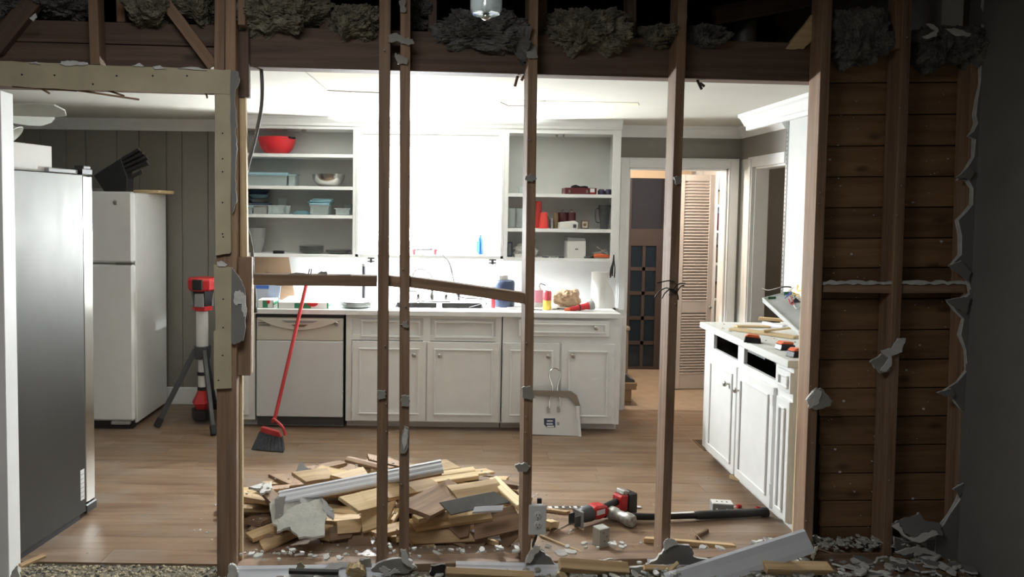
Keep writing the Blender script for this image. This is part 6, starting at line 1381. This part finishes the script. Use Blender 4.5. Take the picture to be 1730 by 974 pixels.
# rubble and dust nobody could count
def rubble(name, n, place, label, mt, rmin, rmax, seed):
    rr = random.Random(seed); b = B()
    for _ in range(n):
        p = place(rr); r = rmin+(rmax-rmin)*rr.random()**3
        b.M = Matrix.Translation(p) @ Matrix.Rotation(rr.uniform(0, 6.3), 4, 'Z') @ Matrix.Rotation(rr.uniform(-.4, .4), 4, 'X')
        b.hexa([(-r, -r*.6, 0), (r*.8, -r*.7, 0), (r, r*.5, 0), (-r*.7, r*.7, 0), (-r*.7, -r*.4, r*.5), (r*.5, -r*.5, r*.6), (r*.7, r*.3, r*.4), (-r*.5, r*.5, r*.6)])
    b.M = None
    o = b.build(name, mt); return tag(o, label, 'rubble', kind='stuff')
def near_sill(rr): x = rr.uniform(-1.0, 2.33); y = YW+KW*x+rr.uniform(-.22, -.005); return V((x, y, -.008))
rubble('plaster_rubble', 900, near_sill, 'grey plaster rubble along the near side of the bottom plate', 'paper2', .004, .022, 1)
rubble('gypsum_rubble', 500, near_sill, 'white gypsum crumbs along the near side of the bottom plate', 'gyp', .003, .014, 2)
def in_bay(rr): x = rr.uniform(1.62, 2.33); y = YW+KW*x+rr.uniform(.0, .085); return V((x, y, rr.uniform(.045, .07)))
rubble('bay_rubble', 520, in_bay, 'pale rubble on the plate inside the boarded right bays', 'paper2', .004, .018, 3)
def in_door(rr): x = rr.uniform(-1.82, -.94); y = rr.uniform(2.9, 3.12); return V((x, y, -.008))
rubble('door_rubble', 1100, in_door, 'yellow grey dust and crumbs in the doorway where the laminate ends', 'crumb', .003, .011, 4)
rubble('door_chips', 250, in_door, 'dark chips in the doorway where the laminate ends', 'dgrey', .003, .010, 5)
def round_pile(rr): a = rr.uniform(0, 6.283); r = rr.uniform(.75, 1.25); return V((PCX+PRX*r*math.cos(a), max(YW+KW*-.3+.16, PCY+PRY*r*math.sin(a)), 0))
rubble('pile_crumbs', 420, round_pile, 'white crumbs scattered round the demolition pile', 'gyp', .002, .010, 6)
def in_pile(rr): a = rr.uniform(0, 6.283); r = math.sqrt(rr.random())*.95; x, y = PCX+PRX*r*math.cos(a), max(YW+.14, PCY+PRY*r*math.sin(a)); return V((x, y, hf(x, y)))
rubble('pile_rubble', 420, in_pile, 'plaster crumbs lying on the boards of the demolition pile', 'paper2', .003, .012, 7)
def on_floor(rr):
    while True:
        x, y = rr.uniform(-1.7, 1.6), rr.uniform(3.2, 5.0)
        if rr.random() < (5.4-y)/2.3: return V((x, y, 0))
rubble('floor_crumbs', 320, on_floor, 'tiny pale crumbs scattered over the laminate floor', 'crumb', .0015, .006, 8)
def on_side(rr): return V((rr.uniform(1.65, 2.2), rr.uniform(3.5, 4.6), ZS))
rubble('worktop_dust', 260, on_side, 'sawdust crumbs on the side worktop', 'crumb', .002, .007, 9)

def flakes(name, n, x0, x1, d0, d1, label, mats, rmin, rmax, seed):
    rr = random.Random(seed); b = B()
    for _ in range(n):
        x = rr.uniform(x0, x1); y = YW+KW*x+rr.uniform(d0, d1); r = rmin+(rmax-rmin)*rr.random()**2; z = .05 if d1 > .0 else -.005
        b.M = Matrix.Translation((x, y, z+rr.uniform(0, .02))) @ Matrix.Rotation(rr.uniform(0, 6.3), 4, 'Z') @ Matrix.Rotation(rr.uniform(-.5, .5), 4, 'X')
        b.prism(blob(rr, 7, r, r*.6), .008, 0, 'z', 0, rr.choice([0, 1]))
    b.M = None
    return tag(b.build(name, mats), label, 'rubble', kind='stuff')
flakes('drywall_flakes', 90, 1.35, 2.32, -.16, -.01, 'broken drywall flakes strewn at the bottom right before the bays', ['gyp', 'dry'], .015, .055, 31)
flakes('plate_flakes', 60, 1.40, 2.32, .005, .08, 'broken drywall flakes lying on the bottom plate at right', ['gyp', 'paper'], .012, .045, 32)
flakes('sill_flakes', 110, -.95, 1.35, -.13, -.01, 'drywall flakes strewn along the sill below the studs', ['gyp', 'paper'], .010, .04, 33)
flakes('sill_chips', 70, -.90, 1.30, .005, .08, 'drywall chips lying on the bottom plate between the studs', ['gyp', 'paper2'], .008, .035, 34)
